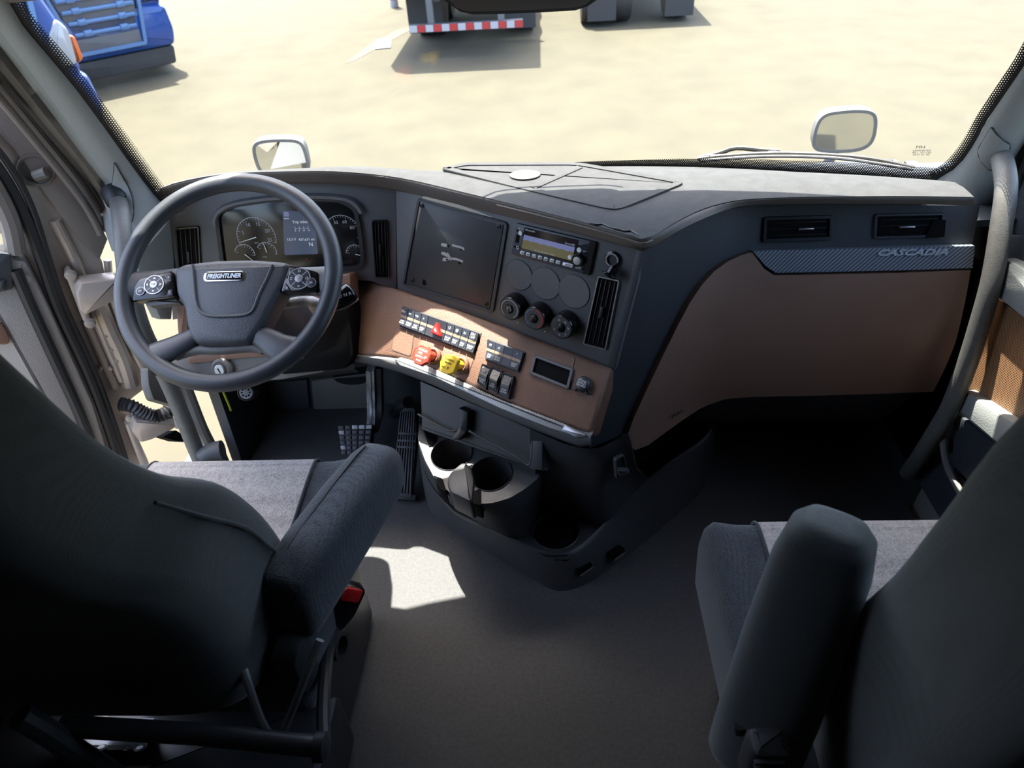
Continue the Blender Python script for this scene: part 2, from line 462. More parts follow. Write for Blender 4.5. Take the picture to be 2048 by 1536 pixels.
WX = 0.93
def WY(x, z): return 1.76 - .2 * (x / WX) ** 2 - .47 * (z - .88)
def hitW(x, y, off=0.0):
    d = ray(x, y); t0, t1 = .5, 4.0
    f = lambda t: (CAM + d * t).y - WY((CAM + d * t).x, (CAM + d * t).z) + off
    for _ in range(50):
        t = (t0 + t1) / 2
        if f(t) > 0: t1 = t
        else: t0 = t
    return CAM + d * t
# floor: the flat cab floor with the toe boards
fl = MB(); fl.box((0, .17, -.04), (2.0, 3.66, .08)); floor = tag(fl.build('floor', 'rubber_floor', None), kind='structure')
wf = struct('wall_front', (0, 1.95, 0))
FW = Fr((0, 1.93, .4), (1, 0, 0), (0, -1, .12))
m = MB(); m.prism(FW, [(-1.0, -.45), (1.0, -.45), (1.0, .33), (-1.0, .33)], -.04, 0); m.build('firewall', 'panel_dark', wf)
m = MB(); m.prism(FW, FW.pts([(622, 762), (758, 742), (762, 832), (628, 842)], .02), 0, .02, .006); m.build('cover_panel', 'cowl_grey', wf)
m = MB(); m.prism(FW, FW.pts([(540, 765), (614, 760), (622, 845), (560, 852)], .015), 0, .015, .005); m.build('cover_panel', 'panel_dark', wf)
m = MB(); m.prism(FW, rpoly(FW.pts([(660, 755), (742, 745), (740, 762), (722, 772), (690, 772), (672, 766)], .05), .02), 0, .05, .01); m.build('bracket', 'black', wf)
# cab shell
wl = struct('wall_left', (-1.05, 0, 0))
sh = MB(); sh.box((-1.05, -.55, .95), (.08, 2.2, 2.3)); sh.box((-1.05, .62, 1.99), (.08, 2.0, .22)); sh.box((-1.05, 1.0, .02), (.08, 1.1, .24)); sh.build('side_panel', 'cab_lining', wl)
wr = struct('wall_right', (1.07, 0, 0))
sh = MB(); sh.box((1.07, -.55, .95), (.08, 2.2, 2.3)); sh.box((1.07, .62, 1.99), (.08, 2.0, .22)); sh.box((1.07, 1.0, .02), (.08, 1.1, .24)); sh.build('side_panel', 'cab_lining', wr)
sh = MB(); sh.box((0, -1.66, .95), (2.2, .08, 2.3)); tag(sh.build('wall_back', 'cab_lining', None), kind='structure')
HZ = min(1.95, 1.074 / (.47 + KY))
ce = struct('ceiling', (0, 0, 2.1))
sh = MB(); sh.box((0, -.3, 2.12), (2.2, 2.8, .06)); sh.build('roof_panel', 'cab_lining', ce)
sh = MB()
top = [V((x, WY(x, HZ) - .005, HZ)) for x in [-1.09 + 2.18 * i / 16 for i in range(17)]]
sh.loops([[p, p + V((0, .05, .02)), V((p.x, 1.1, 2.15)), V((p.x, 1.05, 2.09)), V((p.x, p.y - .05, HZ + .03))] for p in top]); sh.build('header', 'cab_lining', ce)

# added plates that keep sun from leaking between dashboard, windshield base and pillars
sh = MB(); sh.box((0, 1.675, .845), (2.2, .15, .015)); sh.box((0, 1.95, .68), (2.2, .5, .015)); sh.box((0, 1.742, .765), (2.2, .012, .17)); sh.box((.97, 1.53, .845), (.26, .22, .015)); sh.box((-1.02, 1.62, .845), (.16, .1, .015)); sh.build('sun_block_plate', 'panel_dark', wf)

hd_ = MB(); hd_.loops([[V((x * k, y, z)) for x, z in ((-1.0, -.5), (-1.02, .05), (-.80, .26 + dz), (0, .31 + dz), (.80, .26 + dz), (1.02, .05), (1.0, -.5))] for y, k, dz in ((2.0, 1.0, .16), (2.6, .98, .06), (3.2, .94, -.06), (3.7, .88, -.2), (3.85, .8, -.4))]); hd_.build('hood_panel', 'hood_silver', wf, 40)

# windshield
win = struct('window_1', (0, 1.7, .85))
rows = []
for i in range(13):
    z = .84 + (HZ + .02 - .84) * i / 12; rows.append([V((x, WY(x, z), z)) for x in [-1.02 + 2.04 * j / 24 for j in range(25)]])
m = MB(); m.grid(rows); m.grid([[p + V((0, .008, .004)) for p in r] for r in rows]); m.build('glass_pane', 'windshield', win)
LP = [(-260, -520), (-150, -320), (-75, -170), (-25, -80), (10, -10), (22, 12), (35, 37), (62, 72), (105, 122), (147, 173), (190, 230), (229, 284), (268, 338), (305, 386), (325, 408), (345, 430)]
RP = [(2330, -400), (2215, -180), (2110, 20), (2075, 82), (2048, 132), (2012, 185), (1975, 240), (1950, 285), (1928, 318), (1906, 340), (1886, 352), (1872, 360)]
def frit_strip(pl, wpx, side, name='frit_band', mt='frit'):
    ins = []; uvs = []; u = 0; prev = None
    P0 = []; P1 = []
    for i, (x, y) in enumerate(pl):
        a = hitW(x, y, .004); wd = wpx if not callable(wpx) else wpx(i / (len(pl) - 1)); b = hitW(x + side[0] * wd, y + side[1] * wd, .004)
        if prev is not None: u += (a - prev).length
        prev = a; P0.append(a); P1.append(b); uvs.append(u)
    m = MB(); m.grid([P0, P1], [[(q, 0) for q in uvs], [(q, (P1[i] - P0[i]).length) for i, q in enumerate(uvs)]]); return m.build(name, mt, win, 0)
dl = [V(p).to_3d() for p in LP]; lp = [(p.x, p.y) for p in smooth(dl, 3)]
frit_strip(lp, 30, (.95, -.35))
rp = [(p.x, p.y) for p in smooth([V(p).to_3d() for p in RP], 3)]
frit_strip(rp, 24, (-.85, -.5))
BP = [(1150, 334), (1250, 334), (1350, 335), (1450, 338), (1550, 344), (1650, 350), (1750, 357), (1820, 363), (1872, 365), (1895, 360)]
frit_strip([(x, y + 4) for x, y in BP], lambda t: 14 + 20 * min(1, t * 1.6), (0, -1), mt='frit_low')
# top frit round the camera housing
SP = [(880, -14), (903, 2), (920, 14), (945, 20), (1000, 19), (1080, 16), (1150, 12), (1175, 4), (1195, -10)]
frit_strip(SP, 9, (0, 1))
FW1 = Fr.p3(hitW(1800, 320, .005), hitW(1870, 320, .005), hitW(1830, 280, .005))
words('MH', FW1, *FW1.px(1841, 294), .012, 'black', win, 'glass_mark', .0005)
words('LAMINATED\nAS-1  M-1120\nDOT 27  E2', FW1, *FW1.px(1843, 305), .0065, 'black', win, 'glass_mark', .0005)

# pillars
def pillar(name, gl, out, sgn, m1):
    n = 24; A = rowpts(smooth([hitW(x, y, .006) for x, y in gl], 3), n); B = rowpts(smooth(out, 3), n)
    def ev(s, t):
        s = s * (n - 1); i = max(0, min(n - 2, int(math.floor(s)))); k = s - i
        a = A[i].lerp(A[i + 1], k); b = B[i].lerp(B[i + 1], k); tt = max(0, min(1, t)); bl = (4 * tt * (1 - tt)) ** .7
        return a.lerp(b, t) + V((-sgn * .010, -.020, 0)) * bl
    m = MB(); rows = []
    for i in range(n):
        o = V((sgn * .07, .05, 0)); s = i / (n - 1); rows.append([ev(s, t) for t in (0, .06, .15, .3, .5, .7, .85, .94, 1)] + [B[i] + o, A[i] + o])
    m.loops(rows); o = m.build(name, m1, None, 60); return tag(o, kind='structure'), Surf(ev)
LO = [at(x, y, X=-1.0) for x, y in ((-420, -420), (-270, -240), (-150, -90), (-70, 10), (0, 92), (60, 170), (115, 242), (165, 310), (205, 362), (225, 398))] + [at(238, 450, X=-.97), at(262, 520, X=-.95)]
t1, PL1 = pillar('trim_1', LP, LO, -1, 'pillar_trim')
RO = [at(x, y, X=1.0) for x, y in ((2540, -330), (2370, -130), (2210, 70), (2140, 160), (2085, 235), (2040, 310), (2000, 390), (1975, 450))] + [at(1955, 520, X=.97)]
t2, PL2 = pillar('trim_2', RP + [(1858, 372)], RO, 1, 'pillar_trim')
# left cowl trim below the pillar, beside the dashboard
CWL = Fr.p3(at(240, 420, X=-.97), at(335, 400, Y=1.60), at(335, 600, Y=1.52))
m = MB(); m.prism(CWL, CWL.pts([(222, 392), (318, 380), (345, 396), (352, 560), (345, 640), (322, 640), (285, 560), (252, 480)]), -.03, 0, .008); m.build('cowl_trim', 'pillar_trim', t1)
# handle cover on the left and right pillars
def cover(px, parent, S):
    mm = MB(); patch(mm, S, px, .004, .012, .02); c = mm.build('handle_cover', 'pillar_trim', parent, 50)
    mm = MB(); mm.tube(smooth([S.P(*S.inv(x, y), .002) for x, y in px + px[:1]], 3), .0016, 6); mm.build('cover_seam', 'seal_rubber', parent); return c
cover([(229, 325), (240, 345), (256, 372), (264, 395), (267, 425), (262, 444), (250, 442), (240, 420), (226, 396), (225, 375), (228, 350)], t1, PL1)
cover([(1984, 254), (1993, 268), (2006, 280), (2018, 288), (2016, 305), (2000, 322), (1986, 338), (1976, 336), (1962, 318), (1958, 300), (1968, 280)], t2, PL2)

# side seal strips between the left pillar and the open door, fixed to the body
wlp = [(0, 100), (60, 178), (115, 250), (165, 318), (205, 372), (226, 415)]
def sidestrip(px0, px1, X0, X1, name, m1, parent, th=.02):
    n = 14; A = rowpts(smooth([at(x, y, X=X0) for x, y in px0], 3), n); B = rowpts(smooth([at(x, y, X=X1) for x, y in px1], 3), n)
    mm = MB(); mm.loops([[a, a.lerp(b, .5) + V((.004, -.006, 0)), b, b + V((-th, th, 0)), a + V((-th, th, 0))] for a, b in zip(A, B)]); return mm.build(name, m1, parent, 50)
sidestrip([(-80, -5), (0, 92), (115, 242), (205, 362), (228, 405), (240, 460)], [(-80, 50), (0, 140), (100, 262), (170, 345), (200, 392), (222, 440)], -1.0, -1.02, 'pillar_side', 'pillar_brown', wl)
m = MB(); m.tube(smooth([at(x, y, X=-1.03) for x, y in ((-80, 58), (0, 147), (100, 268), (168, 352), (200, 398), (224, 445))], 3), .009); m.build('door_seal', 'seal_rubber', wl)
for k, (dx, mm_) in enumerate(((9, 'pillar_brown'), (20, 'door_metal'), (30, 'pillar_brown'))):
    m = MB(); m.tube(smooth([at(x - dx * .75, y + dx * .8, X=-1.04) for x, y in ((-80, 58), (0, 147), (100, 268), (168, 352), (200, 398), (224, 445))], 3), .008); m.build('weld_flange', mm_, wl)

# open left door
d1 = struct('door_1', (-1.0, 1.5, 0))
DL = Fr((-.98, 1.5, .6), (.8, .6, 0), (.6, -.8, 0))
DF = Fr(DL.P(0, 0, -.03), DL.u, DL.n)
m = MB(); m.prism(DF, rpoly(DF.pts([(-60, 215), (30, 290), (95, 370), (165, 470), (205, 522), (222, 600), (250, 680), (285, 735), (300, 772), (262, 800), (262, 830), (290, 925), (220, 1010), (-60, 1010), (-60, 640), (40, 600), (40, 500), (-60, 420)]), .01), -.03, 0, .006); m.build('door_shell', 'door_metal', d1)
# pressed ribs on the shell
for px, r_ in (([(110, 440), (150, 520), (180, 600), (215, 690), (245, 760)], .012), ([(185, 575), (215, 650), (245, 715), (262, 770)], .02), ([(170, 640), (205, 720), (232, 775)], .010), ([(215, 520), (226, 600), (262, 690), (290, 745)], .009)):
    m = MB(); m.tube(smooth([DF.P(*DF.px(x, y)) for x, y in px], 4), r_, 10); m.build('pressed_rib', 'door_metal', d1)
for x, y in ((212, 672), (223, 700), (233, 722), (221, 738), (201, 738)):
    m = MB(); a, b = DF.px(x, y, .012); m.lathe(DF, a, b, [(.005, .0), (.005, .014), (.003, .017)], 10); m.build('rivet', 'door_metal', d1)
DP = Fr(DL.P(0, 0, .02), DL.u, DL.n)
m = MB(); m.prism(DP, rpoly(DP.pts([(-80, 503), (24, 505), (30, 519), (52, 522), (78, 572), (112, 642), (187, 808), (226, 935), (226, 1030), (-80, 1030)]), .006), -.05, 0, .012); pan = m.build('inner_panel', 'door_panel', d1)
DQ = Fr(DL.P(0, 0, .012), DL.u, DL.n)
m = MB(); m.prism(DP, rpoly(DP.pts([(-80, 500), (22, 508), (26, 560), (26, 580), (-80, 600)], .012), .006), -.005, .012, .004); m.build('switch_plinth', 'panel_dark', d1)
for k in range(2):
    m = MB(); m.prism(DP, rpoly(DP.pts([(-14 + k * 14, 562), (-2 + k * 14, 560), (-4 + k * 14, 582), (-16 + k * 14, 584)], .018), .002), .01, .018, .002); m.build('window_switch', 'switch_black', d1)
m = MB(); m.tube(smooth([DP.P(*DP.px(x, y, .004), .004) for x, y in ((30, 540), (60, 610), (110, 720), (160, 830), (192, 920), (205, 980))], 4), .013); m.build('groove_shade', 'seal_rubber', d1)  # dark tube painted in place of the shade inside the channel
m = MB(); m.prism(DP, rpoly(DP.pts([(-60, 640), (2, 645), (16, 668), (20, 690), (-60, 690)], .008), .01), -.004, .008, .003); m.build('panel_insert', 'leather_brown', d1)
a, b = DP.px(52, 558); m = MB(); m.lathe(DP, a, b, [(.010, -.002), (.010, .003), (.006, .004)], 14); m.build('screw_cap', 'door_panel', d1)
a, b = DP.px(187, 904); m = MB(); m.lathe(DP, a, b, [(.013, 0), (.013, .005), (.006, .006), (.005, .002)], 16); m.build('screw', 'black', d1)
DS = Fr(DL.P(0, 0, .0), DL.u, DL.n)
m = MB(); m.tube(smooth([DS.P(*DS.px(x, y)) for x, y in ((-60, 270), (0, 345), (48, 430), (85, 525), (118, 618), (187, 770), (240, 925), (262, 1010))], 4), .013); m.build('door_seal', 'seal_rubber', d1)
m = MB(); m.tube(smooth([DS.P(*DS.px(x, y)) for x, y in ((-60, 238), (10, 318), (62, 410), (98, 520), (130, 614), (198, 764), (252, 920), (274, 1005))], 4), .007); m.build('door_seal', 'seal_rubber', d1)
m = MB(); m.tube(smooth([DS.P(*DS.px(x, y, .012), .012) for x, y in ((-60, 320), (-20, 365), (18, 440), (32, 505))], 4), .02); m.build('window_frame', 'pillar_brown', d1)
m = MB(); m.prism(DS, DS.pts([(-70, 350), (-30, 370), (14, 440), (26, 500), (-70, 500)]), -.006, 0); m.build('door_glass', 'door_glass', d1)
# upper frame with round recess
DU = Fr(DL.P(0, 0, -.02), DL.u, DL.n)
m = MB(); m.prism(DU, DU.pts([(-60, 170), (0, 205), (60, 260), (130, 345), (185, 420), (216, 480), (200, 520), (150, 470), (95, 395), (30, 300), (-60, 205)]), -.03, .0, .006); m.build('upper_frame', 'pillar_brown', d1)
a, b = DU.px(72, 340); m = MB(); m.lathe(DU, a, b, [(.034, -.005), (.034, .004), (.030, .004), (.028, -.004)], 24); m.build('recess_ring', 'cowl_grey', d1)
m = MB(); m.tube([DU.P(*DU.px(70, 352), .0), DU.P(*DU.px(92, 342), .012)], .012); m.build('mirror_bolt', 'cowl_grey', d1)
# hinges
DH = Fr(DL.P(0, 0, .01), DL.u, DL.n)
def hinge(plate, arm, bolts, parent):
    mm = MB(); mm.prism(DH, rpoly(DH.pts(plate), .01), -.03, 0, .004); hp = mm.build('hinge_plate', 'door_metal', parent)
    mm = MB(); mm.prism(DH, rpoly(DH.pts(arm, .03), .006), -.01, .035, .008); mm.build('hinge_arm', 'door_metal', parent)
    for x, y in bolts:
        mm = MB(); a, b = DH.px(x, y, .008); mm.lathe(DH, a, b, [(.013, 0), (.013, .004), (.009, .005), (.009, .011), (.004, .012)], 12); mm.build('bolt', 'door_metal', hp)
hinge([(130, 548), (140, 538), (152, 552), (182, 640), (190, 655), (178, 660), (165, 640)], [(150, 585), (160, 565), (236, 556), (240, 596), (172, 630), (158, 622)], [(142, 552), (181, 648)], d1)
hinge([(250, 850), (262, 845), (300, 930), (292, 940), (282, 935)], [(262, 862), (268, 838), (320, 838), (352, 832), (358, 850), (330, 868), (300, 880), (280, 885)], [(262, 838)], d1)
m = MB(); m.prism(DH, rpoly(DH.pts([(346, 832), (358, 832), (362, 852), (350, 856)], .05), .004), .03, .06, .004); m.build('hinge_pin', 'satin_metal', d1)
bel = smooth([DH.P(*DH.px(x, y, h), h) for x, y, h in ((240, 808, .0), (262, 812, .015), (285, 824, .02), (310, 832, .025), (330, 826, .03), (345, 810, .02))], 7)
m = MB(); m.tube(bel, [.019 if i % 2 else .0145 for i in range(len(bel))], 12); lab(m.build('cable_bellows', 'seal_rubber', d1), 'black corrugated cable sleeve')
CWP = Fr((-.985, 1.5, .5), (0, 1, 0), (1, 0, .05))
m = MB(); m.prism(CWP, rpoly(CWP.pts([(296, 735), (318, 742), (345, 752), (372, 800), (352, 812), (330, 806), (308, 800), (298, 770)]), .01), -.02, 0, .005); m.build('cowl_panel', 'cowl_grey', wl)
m = MB(); m.prism(CWP, rpoly(CWP.pts([(326, 874), (352, 860), (372, 872), (380, 884), (352, 882)]), .006), -.02, 0, .002); m.build('cowl_pocket', 'deep_black', wl)
# side cowl inside the footwell (left)
m = MB(); m.prism(Fr((-.985, 1.5, .3), (0, 1, 0), (1, 0, 0)), [(.07, -.3), (.5, -.3), (.5, .36), (.12, .36)], -.03, 0); m.build('kick_panel', 'panel_dark', wl)
m = MB(); m.tube(smooth([at(x, y, X=-.955) for x, y in ((362, 750), (385, 810), (405, 860), (425, 900), (440, 940))], 3), .016); m.build('sill_trim', 'cowl_grey', wl)

# closed right door
d2 = struct('door_2', (1.0, 1.2, 0))
DR = Fr((.98, 1.2, .6), (0, -1, 0), (-1, 0, 0))
def rd(px, h0, h1, name, m1, r=.008, bev=.004):
    mm = MB(); mm.prism(DR, rpoly(DR.pts(px, h1), r), h0, h1, bev); return mm.build(name, m1, d2)
m = MB(); m.prism(DR, [(-.42, -.5), (.75, -.5), (.75, .35), (-.42, .35)], -.05, -.02); m.build('door_shell', 'panel_dark', d2)
rd([(1960, 465), (2010, 470), (2120, 470), (2120, 560), (2070, 575), (2010, 545), (1985, 540)], -.02, .005, 'window_sill', 'panel_dark')
rd([(2002, 515), (2020, 522), (2130, 590), (2130, 680), (2048, 640), (1988, 592)], -.02, .03, 'arm_ledge', 'pillar_trim', .012, .008)
MB0 = MB(); q = [DR.px(x, y, .012) for x, y in ((1984, 590), (2130, 690), (2130, 905), (1932, 772))]
MB0.grid([[DR.P(*qmap(q, i / 8, j / 8), .012) for i in range(9)] for j in range(9)], [[qmap(q, i / 8, j / 8) for i in range(9)] for j in range(9)]); lab(MB0.build('speaker_grille', 'speaker_mesh', d2, 0), 'tan perforated speaker mesh')
rd([(1982, 588), (2130, 686), (2130, 912), (1929, 775)], -.02, .010, 'grille_panel', 'leather_brown', .006)
rd([(2043, 850), (2048, 640), (2056, 645), (2056, 862)], .0, .017, 'grille_edge', 'leather_brown', .002, .002)
rd([(1926, 778), (2130, 915), (2130, 1010), (2010, 905), (1912, 822)], -.02, .035, 'lower_ledge', 'pillar_trim', .01, .008)
rd([(1905, 820), (2010, 905), (2130, 1010), (2130, 1120), (1980, 1010), (1905, 930)], -.02, .012, 'map_pocket', 'panel_dark', .01)
m = MB(); m.tube(smooth([at(x, y, X=.955) for x, y in ((1893, 815), (1888, 880), (1893, 925), (1915, 975), (1950, 1030), (2000, 1100))], 4), .009); m.build('door_seal', 'cowl_grey', d2)
m = MB(); m.tube(smooth([at(x, y, X=.975) for x, y in ((1905, 940), (1930, 975), (1955, 1008), (2000, 1070))], 4), .008); m.build('sill_plate', 'satin_metal', d2)
m = MB(); m.prism(DR, [(-.40, .35), (.70, .35), (.70, 1.25), (.1, 1.25)], -.035, -.03); m.build('door_glass', 'door_glass', d2)
m = MB(); m.tube([DR.P(-.44, .30, -.02), DR.P(-.36, .42, -.02), DR.P(.1, 1.27, -.02), DR.P(.72, 1.27, -.02)], .03); m.build('window_frame', 'panel_dark', d2)
# right side body between dashboard end and door
m = MB(); m.prism(Fr((1.0, 1.4, .5), (0, -1, 0), (-1, 0, 0)), [(-.55, -.55), (.0, -.55), (.03, -.1), (-.02, .25), (-.2, .28), (-.55, .28)], -.03, -.0); m.build('kick_panel', 'panel_dark', wr)
for dx, mm_ in ((0, 'seal_rubber'), (14, 'panel_dark')):
    m = MB(); m.tube(smooth([at(x + dx, y + dx * .3, X=1.0) for x, y in ((2090, 215), (2048, 300), (2010, 400), (1985, 470), (1960, 560), (1930, 680), (1900, 790))], 3), .010); m.build('door_seal', mm_, wr)
# ================================================================== DASHBOARD
dash = thing('dashboard', 'grey and brown truck dashboard spanning the cab below the windshield', 'dashboard', (-.03, 1.5, .5))
LU = [(318, 378), (350, 366), (420, 352), (500, 345), (640, 342), (720, 346), (790, 354), (850, 366), (900, 378), (1000, 402), (1100, 427), (1180, 448), (1240, 465), (1283, 478), (1310, 470), (1350, 445), (1400, 420), (1450, 405), (1500, 398), (1600, 394), (1800, 392), (1948, 394)]
LL = [(322, 396), (352, 387), (420, 376), (500, 369), (640, 367), (720, 371), (790, 381), (850, 393), (900, 405), (1000, 430), (1100, 454), (1180, 474), (1235, 489), (1285, 501), (1312, 490), (1370, 455), (1430, 428), (1470, 416), (1520, 411), (1620, 409), (1800, 409), (1946, 411)]
ZU, ZL = .942, .893
def yb(x): return 1.71 - .22 * (x / .9) ** 2
up = [at(x, y, Y=1.555) if x < 800 else at(x, y, Z=ZU) for x, y in LU]; lo = [at(x, y, Y=u.y + .006) for (x, y), u in zip(LL, up)]
n = 64; UP = rowpts(smooth(up[:14], 4), n // 2) + rowpts(smooth(up[13:], 4), n // 2)[1:]
LO_ = rowpts(smooth(lo[:14], 4), n // 2) + rowpts(smooth(lo[13:], 4), n // 2)[1:]
rows = []
def padz(t, u):
    k = max(0, min(1, (-.50 - u.x) / .18)); return u.z + .003 * sin(PI * min(1, t * 1.3)) * (1 - k) - (.055 + max(0, u.z - ZU)) * t ** 3 - .045 * k * max(0, min(1, (t - .3) * 2))
for u, l in zip(UP, LO_):
    bk = V((u.x * (1.0 if u.x > 0 else .98), max(yb(u.x), u.y + .06), 0)); r = []
    for t in (0, .03, .1, .25, .45, .65, .82, .93, 1.0):
        q = u.lerp(bk, t); q.z = padz(t, u); r.append(q)
    bb = V((bk.x, max(WY(bk.x, .86) - .015, bk.y + .01), .86))
    r.append(V((bk.x, (bk.y + bb.y) / 2, .885))); r.append(bb); rows.append(r)
m = MB(); m.grid(rows)
pad = lab(m.build('top_pad', 'dash_top', dash, 60), 'pale dusty dashboard top')
m = MB(); m.grid([[u + V((0, .006, .0)), u + V((0, 0, -.002)), u.lerp(l, .15) + V((0, -.002, 0)), u.lerp(l, .5) + V((0, -.002, 0)), u.lerp(l, .85) + V((0, -.001, 0)), l, l + V((0, .05, -.01))] for u, l in zip(UP, LO_)])
lab(m.build('front_lip', 'lip_brown', dash, 60), 'dark brown stitched dashboard lip')
def padP(x, y):      # a photo point on the pad
    return at(x, y, Z=ZU + .008)
# tray on the pad
TF = Fr((0, 1.5, ZU + .001), (1, 0, 0), (0, 0, 1))
tray = [(878, 338), (930, 327), (1155, 326), (1376, 365), (1240, 421), (1215, 420), (1060, 384)]
tp = rpoly(TF.pts(tray), [.02, .02, .03, .03, .03, .03, .06], 5)
m = MB(); m.ring(TF, tp, .017, -.004, .003); tr = lab(m.build('tray_rim', 'dash_top', dash), 'raised rim of the dashboard top tray')
m = MB(); m.prism(TF, inset(tp, .016), -.012, .0008); m.build('tray_floor', 'dash_top', tr)
m = MB(); a = TF.px(1160, 330, .006); b = TF.px(1062, 373, .006); dv = (V(b) - V(a)).normalized(); nv = V((-dv.y, dv.x)) * .009
m.prism(TF, [(a[0] + nv.x, a[1] + nv.y), (b[0] + nv.x, b[1] + nv.y), (b[0] - nv.x, b[1] - nv.y), (a[0] - nv.x, a[1] - nv.y)], 0, .003, .001); m.build('tray_divider', 'dash_top', tr)
a, b = TF.px(1050, 350, .003); m = MB(); m.lathe(TF, a, b, [(.035, .002), (.035, .0045), (.018, .0045)], 24, .8); lab(m.build('sensor_cap', 'sensor_beige', tr), 'pale oval sensor cap')
# torn seam on the lip
tear = [at(x, y, Z=ZU + .006) for x, y in ((1180, 447), (1192, 450), (1205, 449), (1222, 456), (1236, 459), (1250, 463), (1262, 462), (1278, 471))]
m = MB(); m.tube(tear, [.002, .003, .0022, .0016, .003, .002, .0024, .001], 6); lab(m.build('seam_tear', 'black', dash), 'ragged tear in the lip seam')
m = MB(); m.tube(smooth([u.lerp(l, .22) + V((0, -.0085, 0)) for u, l in zip(UP, LO_)][22:33], 3), .0022, 6); m.build('stitched_edge', 'lip_brown', dash)

# planes
b_ = at(790, 385, Z=.90); c_ = at(793, 575, Y=1.542)
CL = Fr.p3(at(335, 400, Z=.895), b_, c_)
CE = Fr.p3(b_, at(1285, 492, Z=.90), c_)
q_ = CE.P(*CE.px(1225, 735))
BR = Fr.p3(c_, q_, at(1180, 868, Y=1.14))
IG = Fr.p3(at(330, 700, Y=1.50), at(700, 700, Y=1.43), at(500, 590, Y=1.52))
def panel(fr, px, h0, h1, name, m1, r=0.0, bev=.002, parent=dash, sm=35):
    mm = MB(); p = fr.pts(px, h1); mm.prism(fr, rpoly(p, r) if r else p, h0, h1, bev); return mm.build(name, m1, parent, sm)
panel(CL, [(326, 385), (500, 355), (640, 352), (792, 366), (793.5, 580), (740, 562), (690, 560), (560, 600), (345, 640)], -.05, 0, 'cluster_panel', 'panel_grey')
panel(CE, [(791, 366), (900, 390), (1100, 438), (1288, 482), (1276, 560), (1229, 740), (1100, 690), (794.5, 582)], -.05, 0, 'center_panel', 'panel_grey')
panel(CE, [(1274, 500), (1288, 503), (1229, 738), (1214, 733)], -.01, .002, 'side_trim', 'panel_dark', 0, .001)
# brown lower panel
BRP = [(690, 545), (712, 545), (735, 552), (760, 566), (793, 577), (900, 614), (1000, 650), (1120, 695), (1222, 735), (1184, 862), (1176, 868), (1000, 800), (870, 738), (800, 718), (740, 712), (706, 712), (696, 640), (676, 600), (676, 560)]
m = MB(); p = BR.pts(BRP, .012); m.prism(BR, p, -.05, .012, .010); lab(m.build('lower_panel', 'leather_brown', dash, 50), 'brown grained switch panel')
panel(IG, [(520, 600), (640, 560), (700, 545), (708, 712), (560, 742), (480, 720), (480, 640)], -.06, -.012, 'column_panel', 'leather_brown', .01, .004)
panel(IG, [(360, 690), (520, 672), (640, 676), (650, 744), (560, 760), (380, 770), (330, 740)], -.07, -.005, 'ignition_panel', 'cowl_grey', .01, .004)
panel(IG, [(372, 722), (392, 702), (450, 695), (530, 692), (546, 700), (540, 712), (480, 717), (380, 728)], -.01, .003, 'column_panel', 'leather_brown', .006, .002)
panel(CL, [(352, 612), (372, 612), (378, 690), (358, 700)], -.02, .01, 'column_panel', 'leather_brown', .004, .003)
# lower roll under the brown panel
R0 = [(700, 706), (740, 711), (800, 718), (870, 738), (1000, 800), (1100, 839), (1176, 868), (1186, 866)]
R1 = [(712, 724), (745, 730), (800, 745), (870, 772), (1000, 832), (1090, 868), (1168, 897), (1182, 892)]
rows = []
for (x, y), (x1, y1) in zip(R0, R1):
    a = BR.P(*BR.px(x, y, .008), .008); q = BR.P(*BR.px(x1, y1, -.012), -.012); back = q + V((.02, .22, .02))
    rows.append([a + V((0, .03, .01)), a, a.lerp(q, .25) + BR.n * .010, a.lerp(q, .55) + BR.n * .012, a.lerp(q, .85) + BR.n * .008, q, q + V((.004, .02, -.006)), back])
rows = [rowpts(smooth([r[k] for r in rows], 3), 24) for k in range(8)]
m = MB(); m.grid(rows); m.build('lower_roll', 'panel_grey', dash, 60)
SVP = [(788, 719), (800, 714), (822, 720), (870, 738), (1000, 798), (1130, 848), (1158, 862), (1166, 870), (1140, 869), (1100, 857), (1000, 817), (870, 755), (800, 731)]
panel(BR, SVP, .004, .017, 'trim_strip', 'carbon_small', .003, .003)
o = panel(BR, [(1130, 848), (1158, 862), (1172, 868), (1172, 874), (1150, 875), (1122, 860)], .006, .018, 'trim_end', 'satin_metal', .004, .003)

# instrument cluster
CLO = [(437, 430), (470, 414), (540, 404), (610, 400), (680, 404), (708, 420), (717, 470), (722, 520), (716, 531), (560, 540), (452, 548)]
ic = lab(panel(CL, CLO, -.01, .004, 'instrument_cluster', 'black_gloss', .014, .001), 'dark glass instrument cluster with gauges')
m = MB(); p = rpoly(CL.pts(CLO, .006), .014); m.ring(CL, inset(p, -.010), .010, -.005, .010, p); m.build('bezel', 'black', ic)
ao = rowpts(smooth([V(CL.px(x, y, .010)).to_3d() for x, y in ((426, 452), (424, 440), (434, 418), (470, 402), (540, 392), (610, 388), (680, 391), (712, 402), (728, 424))], 4), 40)
ai = rowpts(smooth([V(CL.px(x, y, .010)).to_3d() for x, y in ((436, 454), (434, 442), (442, 427), (472, 412), (540, 402), (610, 398), (680, 401), (706, 411), (719, 428))], 4), 40)
m = MB(); m.loops([[CL.P(a.x, a.y, -.01), CL.P(a.x, a.y, .010), CL.P(*a.lerp(q, .25).to_2d(), .016), CL.P(*a.lerp(q, .8).to_2d(), .016), CL.P(q.x, q.y, .012), CL.P(q.x, q.y, -.01)] for a, q in zip(ao, ai)]); m.build('visor_arch', 'panel_grey', dash, 50)
GM = .0048
